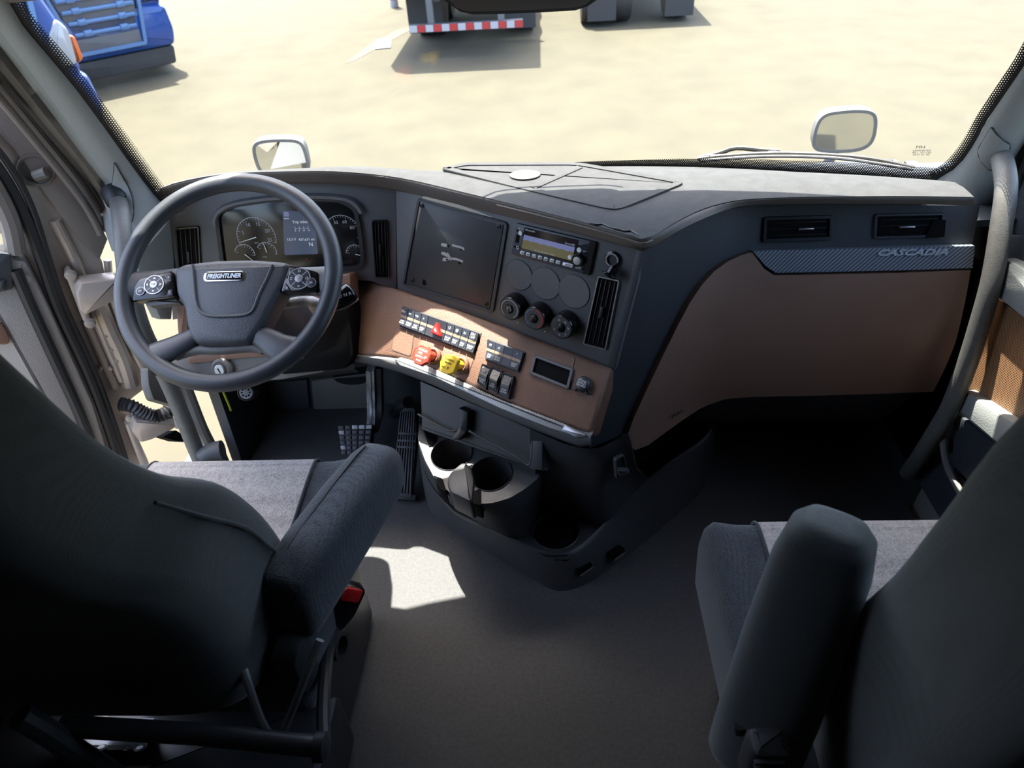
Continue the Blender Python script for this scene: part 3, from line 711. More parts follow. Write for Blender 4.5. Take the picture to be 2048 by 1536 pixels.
def dial(cx, cy, rx, a0, a1, ticks, parent, wd=.0014, needle=None, nums=()):
    a, b = CL.px(cx, cy, GM); r = (V(CL.px(cx + rx, cy, GM)) - V((a, b))).length
    mm = MB(); k = 40; A = [rad(a0 + (a1 - a0) * i / k) for i in range(k + 1)]
    mm.grid([[CL.P(a + (r - wd) * cos(t), b + (r - wd) * sin(t), GM) for t in A], [CL.P(a + r * cos(t), b + r * sin(t), GM) for t in A]])
    for i in range(ticks + 1):
        t = rad(a0 + (a1 - a0) * i / ticks); L = .006 if i % 5 else .009; c_, s_ = cos(t), sin(t); w_ = .0004
        mm.grid([[CL.P(a + (r - L) * c_ - w_ * s_, b + (r - L) * s_ + w_ * c_, GM), CL.P(a + r * c_ - w_ * s_, b + r * s_ + w_ * c_, GM)], [CL.P(a + (r - L) * c_ + w_ * s_, b + (r - L) * s_ - w_ * c_, GM), CL.P(a + r * c_ + w_ * s_, b + r * s_ - w_ * c_, GM)]])
    mm.build('gauge', 'grey_print', ic, 0)
    if needle is not None:
        t = rad(needle); c_, s_ = cos(t), sin(t); mm = MB()
        mm.grid([[CL.P(a - s_ * .0012, b + c_ * .0012, GM + .002), CL.P(a + s_ * .0012, b - c_ * .0012, GM + .002)], [CL.P(a + r * .92 * c_ - s_ * .0005, b + r * .92 * s_ + c_ * .0005, GM + .002), CL.P(a + r * .92 * c_ + s_ * .0005, b + r * .92 * s_ - c_ * .0005, GM + .002)]])
        mm.build('needle', 'white', ic, 0)
    for txt, t in nums:
        t = rad(t); words(txt, CL, a + (r - .016) * cos(t), b + (r - .016) * sin(t), .012, 'grey_print', ic, h=GM)
dial(513, 474, 39, 205, -20, 25, ic, needle=195, nums=(('5', 160), ('10', 115), ('15', 70), ('20', 25), ('25', -15)))
dial(685, 466, 36, 205, -20, 25, ic, nums=(('30', 115), ('60', 70), ('80', 25)))
dial(490, 508, 20, 165, -10, 10, ic, needle=315)
dial(534, 504, 20, 150, -15, 8, ic, needle=98, nums=())
dial(711, 508, 19, 170, 20, 8, ic, needle=345)
words('FUEL', CL, *CL.px(530, 514, GM), .0055, 'grey_print', ic, h=GM); words('RPM', CL, *CL.px(513, 486, GM), .0055, 'grey_print', ic, h=GM)
scr = panel(CL, [(565, 421), (628, 424), (636, 508), (569, 510)], .003, .0046, 'screen', 'screen_blue', .003, 0, ic)
for txt, x, y, sz in (('Trip miles', 600, 444, .0095), ('|.....|.....|.....|', 603, 455, .008), ('0    5    10    15', 605, 461, .006), ('13.3 V', 583, 479, .009), ('437,631 mi', 613, 479, .009), ('N', 622, 489, .014)):
    words(txt, CL, *CL.px(x, y, GM), sz, 'screen_white', ic, h=GM + .0003)
panel(CL, [(567, 424), (577, 424), (578, 433), (568, 433)], .003, .0052, 'screen_icon', 'screen_sky', .001, 0, ic)
words('Home', CL, *CL.px(573, 437, GM), .005, 'screen_white', ic, h=GM + .0003)
words('P', CL, *CL.px(613, 518, GM), .008, 'red', ic, h=GM + .0003)

# air vents
def vent(fr, q, nsl, horiz, parent=dash, tab=None, frame='black_gloss', broken=None, d=.004, slatm='black'):
    Q = fr.pts(q, .004); o = rpoly(Q, .006); s = 1 if area(Q) > 0 else -1
    mm = MB(); mm.ring(fr, o, d, -.004, .006); v = mm.build('air_vent', frame, parent)
    mm = MB(); mm.prism(fr, inset(o, d * .8), -.02, .0008); mm.build('duct', 'deep_black', v)
    for i in range(nsl):
        t = (i + 1) / (nsl + 1)
        if broken and i in broken: continue
        mm = MB(); ps = qsub(Q, .09, .91, t - .012, t + .012) if horiz else qsub(Q, t - .022, t + .022, .05, .95)
        mm.prism(fr, ps, .0005, .0035, .0008); mm.build('slat', slatm, v)
    if tab:
        mm = MB(); ps = qsub(Q, *tab); mm.prism(fr, ps, .002, .010, .002); lab(mm.build('vent_tab', 'satin_metal' if horiz else slatm, v), 'thumb tab of the vent')
    return v
v = vent(CL, [(350, 456), (398, 452), (403, 545), (358, 549)], 4, False, tab=(.44, .56, .5, .75)); lab(v, 'air vent left of the gauges')
v = vent(CL, [(743, 441), (776, 440), (780, 557), (749, 556)], 4, False, tab=(.40, .52, .4, .6)); lab(v, 'air vent right of the gauges')
v = vent(CE, [(1196, 551), (1240, 560), (1212, 701), (1166, 688)], 4, False, tab=(.42, .56, .4, .56), frame='satin_metal', d=.003, slatm='seal_rubber'); lab(v, 'tall air vent beside the climate knobs')

# mounting plate
m = MB(); p = rpoly(CE.pts([(837, 398), (1014, 447), (985, 624), (806, 569)], .003), .008); m.ring(CE, inset(p, -.003), .007, -.004, .005); m.build('plate_bezel', 'panel_dark', dash)
mp = panel(CE, [(844, 403), (1007, 449), (979, 617), (812, 566)], -.002, .0022, 'mounting_plate', 'plate_black', .006, .0012); lab(mp, 'blank black cover plate with four screws')
for x, y in ((844, 411), (998, 453), (973, 608), (825, 560)):
    a, b = CE.px(x, y, .002); m = MB(); m.lathe(CE, a, b, [(.0055, .001), (.0055, .004), (.004, .0048), (.0022, .0048), (.002, .002)], 14); m.build('screw', 'black', mp)
a, b = CE.px(848, 565, .003); m = MB(); m.prism(CE, rpoly([(a - .005, b - .007), (a + .005, b - .007), (a + .005, b + .004), (a, b + .009), (a - .005, b + .004)], .002), .002, .0028); m.build('cable_notch', 'deep_black', mp)
def scr_strip(l, w0):
    mm = MB(); A = []; B = []
    for i, (x, y) in enumerate(l):
        a, b = CE.px(x, y, .0025); ww = w0 * random.uniform(.6, 1.3); A.append(CE.P(a, b + ww, .0026)); B.append(CE.P(a + random.uniform(-.002, .002), b - ww, .0026))
    mm.grid([A, B]); return mm.build('glue_residue', 'scuff', mp, 0)
scr_strip([(883, 489), (888, 490), (894, 491)], .004); scr_strip([(904, 490), (911, 492), (919, 494), (928, 498)], .004)
scr_strip([(883, 506), (889, 508), (896, 511)], .0045); scr_strip([(886, 519), (893, 519), (901, 517), (912, 518), (926, 523)], .0035); scr_strip([(895, 508), (899, 514), (903, 520)], .005)
for x, y in ((897, 492), (922, 499), (894, 519), (919, 526)):
    a, b = CE.px(x, y, .0026); m = MB(); m.lathe(CE, a, b, [(.0026, .0020), (.0026, .0030), (.001, .0030)], 10); m.build('screw_hole', 'deep_black', mp)

# radio
RQ = [(1033, 447), (1192, 485), (1178, 550), (1022, 508)]
RQl = CE.pts(RQ, .006)
m = MB(); m.prism(CE, rpoly(CE.pts([(1034, 446), (1193, 484), (1179, 551), (1022, 508)], .003), .002), -.01, .003, .001); m.build('radio_surround', 'black', dash)
radio = panel(CE, RQ, .0, .008, 'radio', 'switch_cap', .002, .0015); lab(radio, 'car radio with a landscape picture screen')
def rq(s0, s1, t0, t1, h0, h1, name, m1, r=0, bev=0):
    mm = MB(); p = qsub(RQl, s0, s1, t0, t1); mm.prism(CE, rpoly(p, r) if r else p, h0, h1, bev); return mm.build(name, m1, radio)
rq(.93, 1.0, .0, 1, .004, .0086, 'end_cap', 'black_gloss')
rq(.12, .80, .04, .74, .006, .0090, 'screen', 'screen_dark', .002)
rq(.13, .775, .27, .46, .008, .0093, 'screen_picture', 'screen_sky'); rq(.13, .775, .46, .70, .008, .0093, 'screen_picture', 'screen_field')
mm = MB(); pts = [qmap(RQl, .13 + .645 * i / 14, .46 - .035 * abs(sin(i * 1.3)) - .01) for i in range(15)]; pts += [qmap(RQl, .775, .48), qmap(RQl, .13, .48)]
mm.prism(CE, pts, .009, .0094); mm.build('screen_picture', 'screen_field', radio)
def rw(txt, s, t, sz, m1='white', h=.0097, **k): a, b = qmap(RQl, s, t); return words(txt, CE, a, b, sz, m1, radio, h=h, **k)
rw('Bluetooth', .20, .10, .0058); rw('((sound))', .71, .21, .0062)
rw('ENTERTAINMENT SYSTEM', .43, .665, .0042)
for i in range(7):
    s = .125 + i * .0768; bt = rq(s, s + .055, .795, .90, .006, .0105, 'button', 'white', .001, .001); words(('AM', 'FM', 'SAT', 'USB', 'AUX', 'APP', 'PTY')[i], CE, *qmap(RQl, s + .0275, .848), .0045, 'black', radio, h=.0107)
rq(.672, .80, .795, .90, .006, .0105, 'button', 'white', .001, .001); words('MUTE', CE, *qmap(RQl, .736, .848), .0045, 'black', radio, h=.0107)
for s, t, r in ((.085, .25, .0052), (.835, .32, .0055), (.745, .60, .0050)):
    a, b = qmap(RQl, s, t); m = MB(); m.lathe(CE, a, b, [(r, .006), (r, .0105), (r * .8, .0115)], 18); m.build('button', 'white', radio)
a, b = qmap(RQl, .855, .60); m = MB(); m.lathe(CE, a, b, [(.0135, .006), (.0135, .018), (.0125, .020), (.009, .020)], 24); kn = m.build('knob', 'black_gloss', radio)
m = MB(); m.lathe(CE, a, b, [(.0085, .019), (.0085, .0205), (.005, .0208)], 20); m.build('knob_cap', 'satin_metal', radio)
rq(.032, .075, .32, .58, .006, .0088, 'usb_port', 'deep_black')
for s, t in ((.035, .2), (.04, .72), (.955 - .04, .36), (.955 - .03, .86)):
    a, b = qmap(RQl, s, t); m = MB(); m.lathe(CE, a, b, [(.0025, .007), (.0025, .0088), (.001, .0088)], 10); m.build('screw_hole', 'deep_black', radio)
rw('EJECT', .07, .12, .004, h=.0084); rw('MENU', .9, .33, .004, h=.0084); rw('VOLUME\nSELECT', .86, .85, .004, h=.0084)
a, b = qmap(RQl, .08, .72); m = MB(); m.lathe(CE, a, b, [(.004, .007), (.004, .010), (.0022, .010), (.002, .008)], 14); m.build('headphone_jack', 'satin_metal', radio)

# blank gauge covers
for x, y, rx in ((1038, 550, 25), (1091, 567, 27), (1148, 583, 28)):
    a, b = CE.px(x, y); r = (V(CE.px(x, y + rx * 1.17)) - V((a, b))).length
    m = MB(); m.lathe(CE, a, b, [(r, -.001), (r, .0012), (r - .0004, .0016)], 40); m.build('gauge_blank', 'panel_grey', dash)
    m = MB(); m.tube([CE.P(a + (r + .0006) * cos(2 * PI * i / 40), b + (r + .0006) * sin(2 * PI * i / 40), .0) for i in range(40)], .0008, 6, True); m.build('gauge_groove', 'black', dash)
# climate knobs: face centres at these photo points
for i, (x, y) in enumerate(((1019, 618), (1068, 637), (1122, 655))):
    a, b = CE.px(x, y, .032); m = MB(); m.lathe(CE, a, b, [(.030, 0), (.030, .018), (.0285, .024), (.0275, .030), (.026, .032), (.011, .032), (.0105, .0305)], 40)
    k = lab(m.build('climate_knob', 'black_gloss', dash), ('fan speed knob with a white arc', 'temperature knob with blue and red arcs', 'airflow direction knob with white symbols')[i])
    m = MB(); m.lathe(CE, a, b, [(.0245, .0318), (.0245, .0324), (.0115, .0324)], 36, cap=False); m.build('knob_face', 'plate_black', k)
    def arc(r0, r1, a0, a1, m1, h=.0327):
        mm = MB(); A = [rad(a0 + (a1 - a0) * j / 24) for j in range(25)]
        mm.grid([[CE.P(a + r0 * cos(t), b + r0 * sin(t), h) for t in A], [CE.P(a + r1 * cos(t), b + r1 * sin(t), h) for t in A]]); return mm.build('knob_marking', m1, k, 0)
    m = MB(); m.lathe(CE, a, b, [(.0095, .031), (.0095, .0335), (.005, .0345)], 24); m.build('knob_cap', 'black_gloss', k)
    if i == 0: arc(.0205, .0222, 235, -60, 'grey_print'); arc(.004, .0052, 200, -60, 'grey_print', .0348)
    if i == 1: arc(.0205, .0225, 235, 95, MATS['truck_blue_light']); arc(.0205, .0225, 80, -60, 'red')
    if i == 2:
        for j in range(6):
            t = rad(-150 + 52 * j); words(('^', '<', 'v', 'Y', 'x', 'o')[j], CE, a + .018 * cos(t), b + .018 * sin(t), .008, 'white', k, 'knob_marking', .0328)
    a2, b2 = CE.px(x + (34 if i == 0 else -32), y + (2 if i == 0 else 8)); m = MB(); m.lathe(CE, a2, b2, [(.0015, 0), (.0015, .001), (.0006, .001)], 10); m.build('knob_pointer', 'white', dash)
# 12 volt socket with its hanging cap
a, b = CE.px(1224, 520, .006); m = MB(); m.lathe(CE, a, b, [(.0175, -.001), (.0175, .005), (.0145, .0065), (.0125, .006)], 30, cap=False); so_ = lab(m.build('power_socket', 'black_gloss', dash), 'round power socket with a chrome ring')
m = MB(); m.lathe(CE, a, b, [(.0148, .0055), (.0146, .0075), (.0112, .0075), (.0108, .002)], 30, cap=False); m.build('socket_ring', 'chrome', so_)
m = MB(); m.lathe(CE, a, b, [(.0112, .003), (.006, .001)], 24); m.build('socket_well', 'black', so_)
cf = Fr(CE.P(*CE.px(1220, 549, .02), .02), CE.u, (CE.n * .35 + CE.v * -.8 - CE.u * .25))
m = MB(); m.lathe(cf, 0, 0, [(.009, -.016), (.0095, -.002), (.017, 0), (.0175, .002), (.012, .005), (.005, .006)], 24); m.build('socket_cap', 'black_gloss', so_)
m = MB(); m.tube(smooth([CE.P(a + .004, b - .016, .003), CE.P(a + .016, b - .024, .006), CE.P(a + .014, b - .03, .012), cf.P(.012, .0, 0)], 4), .0016, 6); m.build('cap_tether', 'black', so_)

# switch bank with the hazard button
SQ = [(803, 612), (957, 666), (945, 706), (796, 649)]
def bank(q, cols, h, labs, wide=None, name='switch_panel'):
    Ql = BR.pts(q, .012 + h); mm = MB(); mm.prism(BR, rpoly(inset(Ql, -.003), .003), .004, .014, .002); bk = mm.build(name, 'black', dash)
    tot = sum(cols); s = 0
    for i, c in enumerate(cols):
        s0 = s / tot; s += c; s1 = s / tot; g_ = .004
        mm = MB()
        ps = [BR.P(*qmap(Ql, x, t), hh) for x in (s0 + g_, s1 - g_) for t, hh in ((.02, .012), (.02, .008 + h + .003), (.42, .010 + h - .002), (.58, .010 + h - .002), (.98, .008 + h + .002), (.98, .012))]
        mm.loops([ps[:6], ps[6:]]); sw = mm.build('switch', 'switch_cap' if i != wide else 'switch_black', bk, 20)
        mm = MB(); pp = [BR.P(*qmap(Ql, x, t), .0103 + h - .002 + .0006) for x, t in ((s0 + g_, .43), (s1 - g_, .43), (s1 - g_, .57), (s0 + g_, .57))]
        mm.grid([pp[:2], pp[3:1:-1]]); mm.build('stripe', 'stripe_tan', bk, 0)
        if labs[i]:
            ic_, tx = labs[i]
            words(tx, BR, *qmap(Ql, (s0 + s1) / 2, .79), .0058, 'white', bk, h=.0105 + h + .002, wx=.95)
            if ic_: words(ic_, BR, *qmap(Ql, (s0 + s1) / 2, .23), .0085, 'white', bk, 'symbol', .0105 + h + .003)
    return bk, Ql
bk, Ql = bank(SQ, [1, 1, 1, 1, 2.75, 1.07, 1.07, 1.07, 1.15], .012, [('Em', 'SUSP\nDUMP'), ('o-', 'WORK\nLIGHT'), ('=o', 'FOG\nLAMPS'), ('v', 'AXLE\nLIFT'), None, ('Q', 'ROAD\nLAMP'), ('@', 'BEAM\nAUX'), ('N', 'IDLE\nCUT'), ('ESC\nOFF', 'REGEN\nSTOP')], 4)
lab(bk, 'long row of black switches with a hazard button')
h0 = BR.px(866, 656, .03)
def tri(px): return BR.pts(px, .034)
m = MB(); m.prism(BR, rpoly(tri([(873, 643), (859, 664), (880, 673)]), .004), .02, .034, .003); hz = lab(m.build('hazard_button', 'red', bk), 'red triangular hazard button')
t3 = tri([(873, 643), (859, 664), (880, 673)]); m = MB(); m.ring(BR, rpoly(inset(t3, .0075), .001), .0030, .033, .0347); m.build('symbol', 'white', bk)
c3 = (sum(p[0] for p in t3) / 3, sum(p[1] for p in t3) / 3)
m = MB(); m.prism(BR, [(c3[0] + (p[0] - c3[0]) * .22, c3[1] + (p[1] - c3[1]) * .22) for p in t3], .033, .0346); m.build('symbol', 'white', bk)
bk2, Ql2 = bank([(974, 678), (1046, 704), (1034, 741), (969, 717)], [1, 1, 1, 1.05], .012, [('N', 'FAN\nOFF'), ('d', 'SPOT\nLIGHT'), None, ('*', 'LIGHT\nTEST')], None); lab(bk2, 'four black switches right of the brake valves')
# rocker trio
for i, (q, tx) in enumerate(zip(([(964, 727), (982, 735), (971, 778), (954, 764)], [(984, 733), (1004, 742), (994, 787), (976, 777)], [(1006, 744), (1027, 752), (1016, 797), (997, 790)]), ('ROAD\nSPD', 'AIR\nSUSP', 'SUSP\nDUMP'))):
    Qr = BR.pts(q, .024); m = MB(); m.ring(BR, rpoly(inset(Qr, -.001), .002), .003, .004, .024); rk = lab(m.build('rocker_switch', 'black', dash), ('left', 'middle', 'right')[i] + ' rocker switch of the raised trio')
    mm = MB(); ps = [BR.P(*qmap(Qr, x, t), hh) for x in (.12, .88) for t, hh in ((.04, .01), (.04, .021), (.5, .030 if i != 1 else .034), (.96, .022), (.96, .01))]
    mm.loops([ps[:5], ps[5:]]); mm.build('rocker', 'switch_cap', rk, 20)
    mm = MB(); pp = [BR.P(*qmap(Qr, x, t), .0292 if i != 1 else .033) for x, t in ((.12, .50), (.88, .50), (.88, .56), (.12, .56))]; mm.grid([pp[:2], pp[3:1:-1]]); mm.build('stripe', 'stripe_tan', rk, 0)
    words(tx, BR, *qmap(Qr, .5, .76), .0060, 'grey_print', rk, h=.0285 if i != 1 else .031)
    words(('@', '->', '.-')[i], BR, *qmap(Qr, .5, .27), .0085, 'grey_print', rk, 'symbol', .028 if i != 1 else .0305)
# blank square, storage slot, outlet
m = MB(); p = rpoly(BR.pts([(790, 653), (829, 666), (822, 714), (782, 700)], .012), .010); m.ring(BR, p, .0015, .010, .0132); m.build('square_blank', 'lip_brown', dash)
m = MB(); m.prism(BR, inset(p, .0018), .011, .0128); m.build('square_blank', 'leather_brown', dash)
m = MB(); Qo = BR.pts([(1068, 708), (1147, 737), (1137, 779), (1058, 747)], .018); m.ring(BR, rpoly(Qo, .003), .0065, .008, .018); sl_ = lab(m.build('card_slot', 'panel_grey', dash), 'empty rectangular slot with a grey frame')
m = MB(); m.prism(BR, inset(Qo, .005), .011, .0134); m.build('slot_well', 'deep_black', sl_)
m = MB(); m.tube([BR.P(*BR.px(x, y, .013), .013) for x, y in ((1147, 716), (1148, 722), (1145, 727), (1145, 736))], [.003, .0015, .002, .001], 6); lab(m.build('surface_chip', 'stripe_tan', dash), 'pale chip in the brown panel')
a, b = BR.px(1164, 767, .03); m = MB(); m.lathe(BR, a, b, [(.018, .008), (.018, .022), (.0165, .028), (.012, .032), (.006, .033)], 28); oc = lab(m.build('outlet_cap', 'plate_black', dash), 'round rubber cap of a power outlet')
words('POWER\nOUTLET\n12V MAX', BR, a, b, .0058, 'white', oc, h=.0333)
m = MB(); a2, b2 = BR.px(1176, 784, .02); a1, b1 = BR.px(1170, 778, .025); m.prism(BR, rpoly([(a1 - .006, b1 + .002), (a1 + .006, b1 + .004), (a2 + .006, b2 - .004), (a2 - .004, b2 - .006)], .002), .012, .024, .003); m.build('cap_tab', 'black', oc)
a3, b3 = BR.px(1150, 777, .02); m = MB(); m.lathe(BR, a3, b3, [(.005, .008), (.005, .02), (.003, .022)], 12); m.build('cap_tab', 'plate_black', oc)

# brake valves in their recess
rec = rpoly(BR.pts([(838, 678), (950, 712), (938, 745), (905, 752), (830, 722)], .013), .015)
m = MB(); m.prism(BR, rec, .010, .0135, .001); lab(m.build('valve_plate', 'leather_brown', dash), 'plate behind the two brake knobs')
def valve(face, base, shape, m1, txts, tm, nm, lb):
    hf = .068; A = V(BR.px(*face, hf)); B = V(BR.px(*base, .014)); ax = (BR.P(A.x, A.y, hf) - BR.P(B.x, B.y, .014)); ax = BR.n
    k = MB(); k.lathe(BR, B.x, B.y, [(.0215, .010), (.0205, .022), (.0165, .026), (.0135, .024)], 30, cap=False); col = k.build('valve_collar', 'leather_brown', dash)
    o = V((B.x, B.y)); k = MB(); k.loops([[BR.P(o.x + (A.x - o.x) * t + r * cos(2 * PI * i / 20), o.y + (A.y - o.y) * t + r * sin(2 * PI * i / 20), .014 + (hf - .014) * t) for i in range(20)] for t, r in ((0, .0125), (.35, .0115), (.6, .012), (.85, .016), (.95, .017))])
    kn = lab(k.build('brake_knob', m1, dash), lb)
    pts = [(A.x + x, A.y + y) for x, y in shape]; k = MB(); k.prism(BR, rpoly(pts, .002), hf - .010, hf, .0025); k.build('knob_head', m1, kn)
    k = MB(); k.ring(BR, rpoly([(A.x + x * .9, A.y + y * .9) for x, y in shape], .002), .0012, hf - .001, hf + .0006); k.build('knob_rim', m1, kn)
    for t, x, y, sz in txts: words(t, BR, A.x + x, A.y + y, sz, tm, kn, h=hf + .0004)
R8 = .0262; octo = [(R8 * cos(rad(22.5 + 45 * i)), R8 * sin(rad(22.5 + 45 * i))) for i in range(8)]
valve((842, 710), (868, 713), octo, 'red_knob', [('TRAILER', 0, .012, .0075), ('AIR', -.004, .004, .0085), ('SUPPLY', -.002, -.005, .0075), ('P', .014, -.003, .012), ('PUSH', -.001, -.014, .006)], 'white', 'red', 'red octagonal trailer air knob')
R4 = .0235; dia = [(-R4 * .9, R4 * .75), (R4 * .2, R4 * 1.05), (R4 * .95, R4 * .75), (R4 * .95, -R4 * .65), (R4 * .35, -R4 * 1.0), (-R4 * .55, -R4 * 1.0), (-R4 * .95, -.1 * R4)]
valve((896, 728), (923, 731), dia, 'yellow_knob', [('PARKING', 0, .010, .0065), ('BRAKE', 0, .002, .0065), ('P', .004, -.010, .011), ('PULL', -.008, -.010, .005)], 'black', 'yellow', 'yellow square parking brake knob')
# ---------------------------------------------------------------- passenger side of the dashboard
TC = smooth([at(x, y, Z=.893) for x, y in ((1284, 500), (1318, 486), (1370, 456), (1430, 428), (1480, 415), (1560, 410), (1700, 409), (1960, 411))], 4)
_e = CE.P(*CE.px(1182, 880)); _k = (TC[0].z - .40) / (TC[0].z - _e.z); e0 = TC[0] + (_e - TC[0]) * _k
BC = smooth([e0, e0 + V((.10, .055, 0)), e0 + V((.20, .115, 0)), V((.36, 1.365, .40)), V((.45, 1.385, .40)), V((.56, 1.39, .40)), V((.70, 1.39, .40)), V((.92, 1.39, .40))], 4)
TC = rowpts(TC, 41); BC = rowpts(BC, 41)
def pl(l, s):
    s = s * (len(l) - 1); i = max(0, min(len(l) - 2, int(math.floor(s)))); return l[i] + (l[i + 1] - l[i]) * (s - i)
def pev(s, t):
    a = pl(TC, s); b = pl(BC, s); q = a + (b - a) * t; q = q.copy(); q.y -= .035 * sin(PI * max(0, min(1, t))) * min(1, max(0, s) * 2.5); return q
PS = Surf(pev)
m = MB(); m.grid([[pev(i / 40, j / 16 * 1.0) for i in range(41)] for j in range(17)]); m.build('passenger_panel', 'panel_dark', dash, 60)
GB = [(1500, 502), (1478, 508), (1450, 520), (1420, 540), (1395, 566), (1370, 603), (1345, 650), (1315, 712), (1285, 775), (1260, 830), (1249, 862), (1252, 884), (1264, 894), (1290, 884), (1330, 855), (1375, 824), (1410, 803), (1445, 791), (1500, 786), (1600, 784), (1750, 779), (1862, 775), (1880, 740), (1905, 680), (1922, 610), (1934, 545), (1936, 536), (1800, 542), (1640, 546), (1545, 548), (1525, 535)]
m = MB(); patch(m, PS, GB, .014, .03); gbd = lab(m.build('glovebox_door', 'glovebox_brown', dash, 40), 'large plain brown glovebox door')
SGB = [(1500, 500), (1600, 497), (1750, 493), (1942, 488), (1938, 531), (1800, 536), (1640, 540), (1548, 542), (1528, 530)]
m = MB(); patch(m, PS, SGB, .017, .03); bs = lab(m.build('badge_strip', 'carbon', dash, 40), 'silver blue striped strip with a model badge')
# badge lettering follows the strip
bf_o = PS.inv(1823, 504); P0 = PS.P(*bf_o, .0185); PU = PS.P(*PS.inv(1893, 503), .0185); PV = PS.P(*PS.inv(1824, 490), .0185); PV2 = PS.P(*PS.inv(1824, 520), .0185)
BF = Fr.p3(PV2, PV2 + (PU - P0), PV)
words('CASCADIA', BF, *BF.px(1823, 505), .0185, 'badge_silver', bs, h=.001, shear=.35, ext=.0012, wx=1.58, off=.0006)
# two vents facing the passenger
def ps_frame(q):
    P = [PS.P(*PS.inv(x, y), .001) for x, y in q]; o = (P[0] + P[2]) / 2
    return Fr.p3(P[3], P[2], P[0])
q = [(1528, 434), (1667, 430), (1665, 480), (1525, 485)]; f = ps_frame(q); v = vent(f, q, 3, True, tab=(.5, .72, .47, .55), d=.007, frame='switch_black'); lab(v, 'dark air vent, nearer the centre')
q = [(1750, 428), (1890, 425), (1887, 474), (1747, 478)]; f = ps_frame(q); v = vent(f, q, 3, True, tab=(.36, .58, .50, .58), d=.005, frame='switch_cap', broken=(2,)); lab(v, 'air vent with a broken corner near the door')
m = MB(); f2 = f; 
panel(f2, [(1868, 440), (1892, 440), (1889, 474), (1850, 476)], .0, .0066, 'broken_corner', 'deep_black', .002, 0, v)
# knee panel under the glovebox, tray recess and lower moulding
m = MB(); rows = []
for i in range(13):
    a = pev(.28 + .72 * i / 12, .93); rows.append([a, a + V((0, .05, -.10)), a + V((0, .12, -.22)), V((a.x, 1.90, .08))])
m.grid(rows); m.build('knee_panel', 'panel_dark', wf, 60)
words('PULL', *(lambda F: (F, *F.px(1348, 820)))(ps_frame([(1320, 800), (1375, 790), (1372, 840), (1318, 850)])), .016, 'black', gbd, h=.0155, rot=.55)
# left lower dash skins behind the wheel
m = MB(); m.grid([[IG.P(*IG.px(x, y, -.04), -.04) for x, y in ((335, 730), (520, 740), (706, 722))], [at(340, 772, Y=1.55), at(530, 760, Y=1.52), at(710, 738, Y=1.48)], [at(355, 775, Y=1.82), at(530, 765, Y=1.82), at(720, 745, Y=1.82)]]); m.build('under_panel', 'panel_dark', dash, 0)
panel(IG, [(610, 640), (660, 604), (694, 600), (702, 650), (708, 716), (690, 738), (560, 750), (548, 728)], -.06, .012, 'column_cover', 'deep_black', .012, .006)
a, b = IG.px(447, 738, .0)
m = MB(); m.lathe(IG, a, b, [(.030, -.02), (.030, .008), (.024, .014), (.019, .012)], 28); ig = lab(m.build('ignition_lock', 'cowl_grey', dash), 'ignition lock with a metal face')
m = MB(); m.lathe(IG, a, b, [(.0155, .012), (.0155, .018), (.013, .020)], 24); m.build('lock_face', 'satin_metal', ig)
m = MB(); m.box(IG.P(a, b, .021), (.002, .014, .002), 0, 0, Fr((0, 0, 0), IG.u + IG.v * .5, IG.n)); m.build('key_slot', 'black', ig)
dcf = Fr(at(492, 785, Y=1.50), (1, 0, 0), (.1, -.75, .5))
m = MB(); m.lathe(dcf, 0, 0, [(.024, -.05), (.024, .0), (.021, .002), (.019, -.004)], 24); dc = lab(m.build('diagnostic_port', 'black', dash), 'round diagnostic port under the wheel')
m = MB(); m.lathe(dcf, 0, 0, [(.0185, -.01), (.0185, .001), (.01, .0015)], 20); m.build('port_face', 'worn_pedal', dc)
for i in range(8):
    t = 2 * PI * i / 8; m = MB(); m.lathe(dcf, .011 * cos(t), .011 * sin(t), [(.0028, 0), (.0028, .0022), (.001, .0022)], 8); m.build('pin_hole', 'deep_black', dc)
lc = MB(); lc.tube(smooth([at(x, y, Y=1.42) for x, y in ((438, 760), (447, 785), (456, 806), (462, 821))], 3), .0028, 8)
tag(lc.build('lime_cord', 'lime', None), 'thin lime green cord hanging below the steering wheel', 'cord')

# ================================================================== STEERING WHEEL
wn = V((0, -cos(rad(52)), sin(rad(52)))); WC = CAM + ray(456, 558) * 1.38
WF = Fr(WC, (1, 0, 0), wn)
sw = thing('steering_wheel', 'dark four-spoke steering wheel on the left in front of the gauges', 'steering wheel', WC)
RW = .2115; N = 72
m = MB()
def rimr(t): return .0172
m.tube([WF.P(RW * cos(2 * PI * i / N), RW * sin(2 * PI * i / N), 0) for i in range(N)], .0178, 14, True); m.build('rim', 'wheel_grip', sw, 60)
def wpanel(px, h0, h1, name, m1, r=.006, bev=.004, parent=sw, sm=40):
    mm = MB(); p = WF.pts(px, h1); mm.prism(WF, rpoly(p, r), h0, h1, bev); return mm.build(name, m1, parent, sm)
HUB = [(346, 536), (368, 525), (430, 518), (500, 516), (560, 520), (578, 525), (572, 560), (556, 588), (524, 648), (512, 665), (500, 684), (470, 688), (420, 689), (392, 687), (376, 672), (368, 640), (366, 612), (350, 588)]
hub = wpanel(HUB, -.035, .014, 'hub', 'wheel_hub', .010, .012, sw, 60)
bow = [(385, 530), (388, 560), (392, 600), (400, 622), (420, 632), (455, 633), (490, 630), (506, 620), (518, 590), (535, 555), (545, 530)]
mm = MB(); mm.tube(smooth([WF.P(*WF.px(x, y, .014), .014) for x, y in bow], 4), .0035, 8); mm.build('hub_crease', 'wheel_hub', sw, 60)
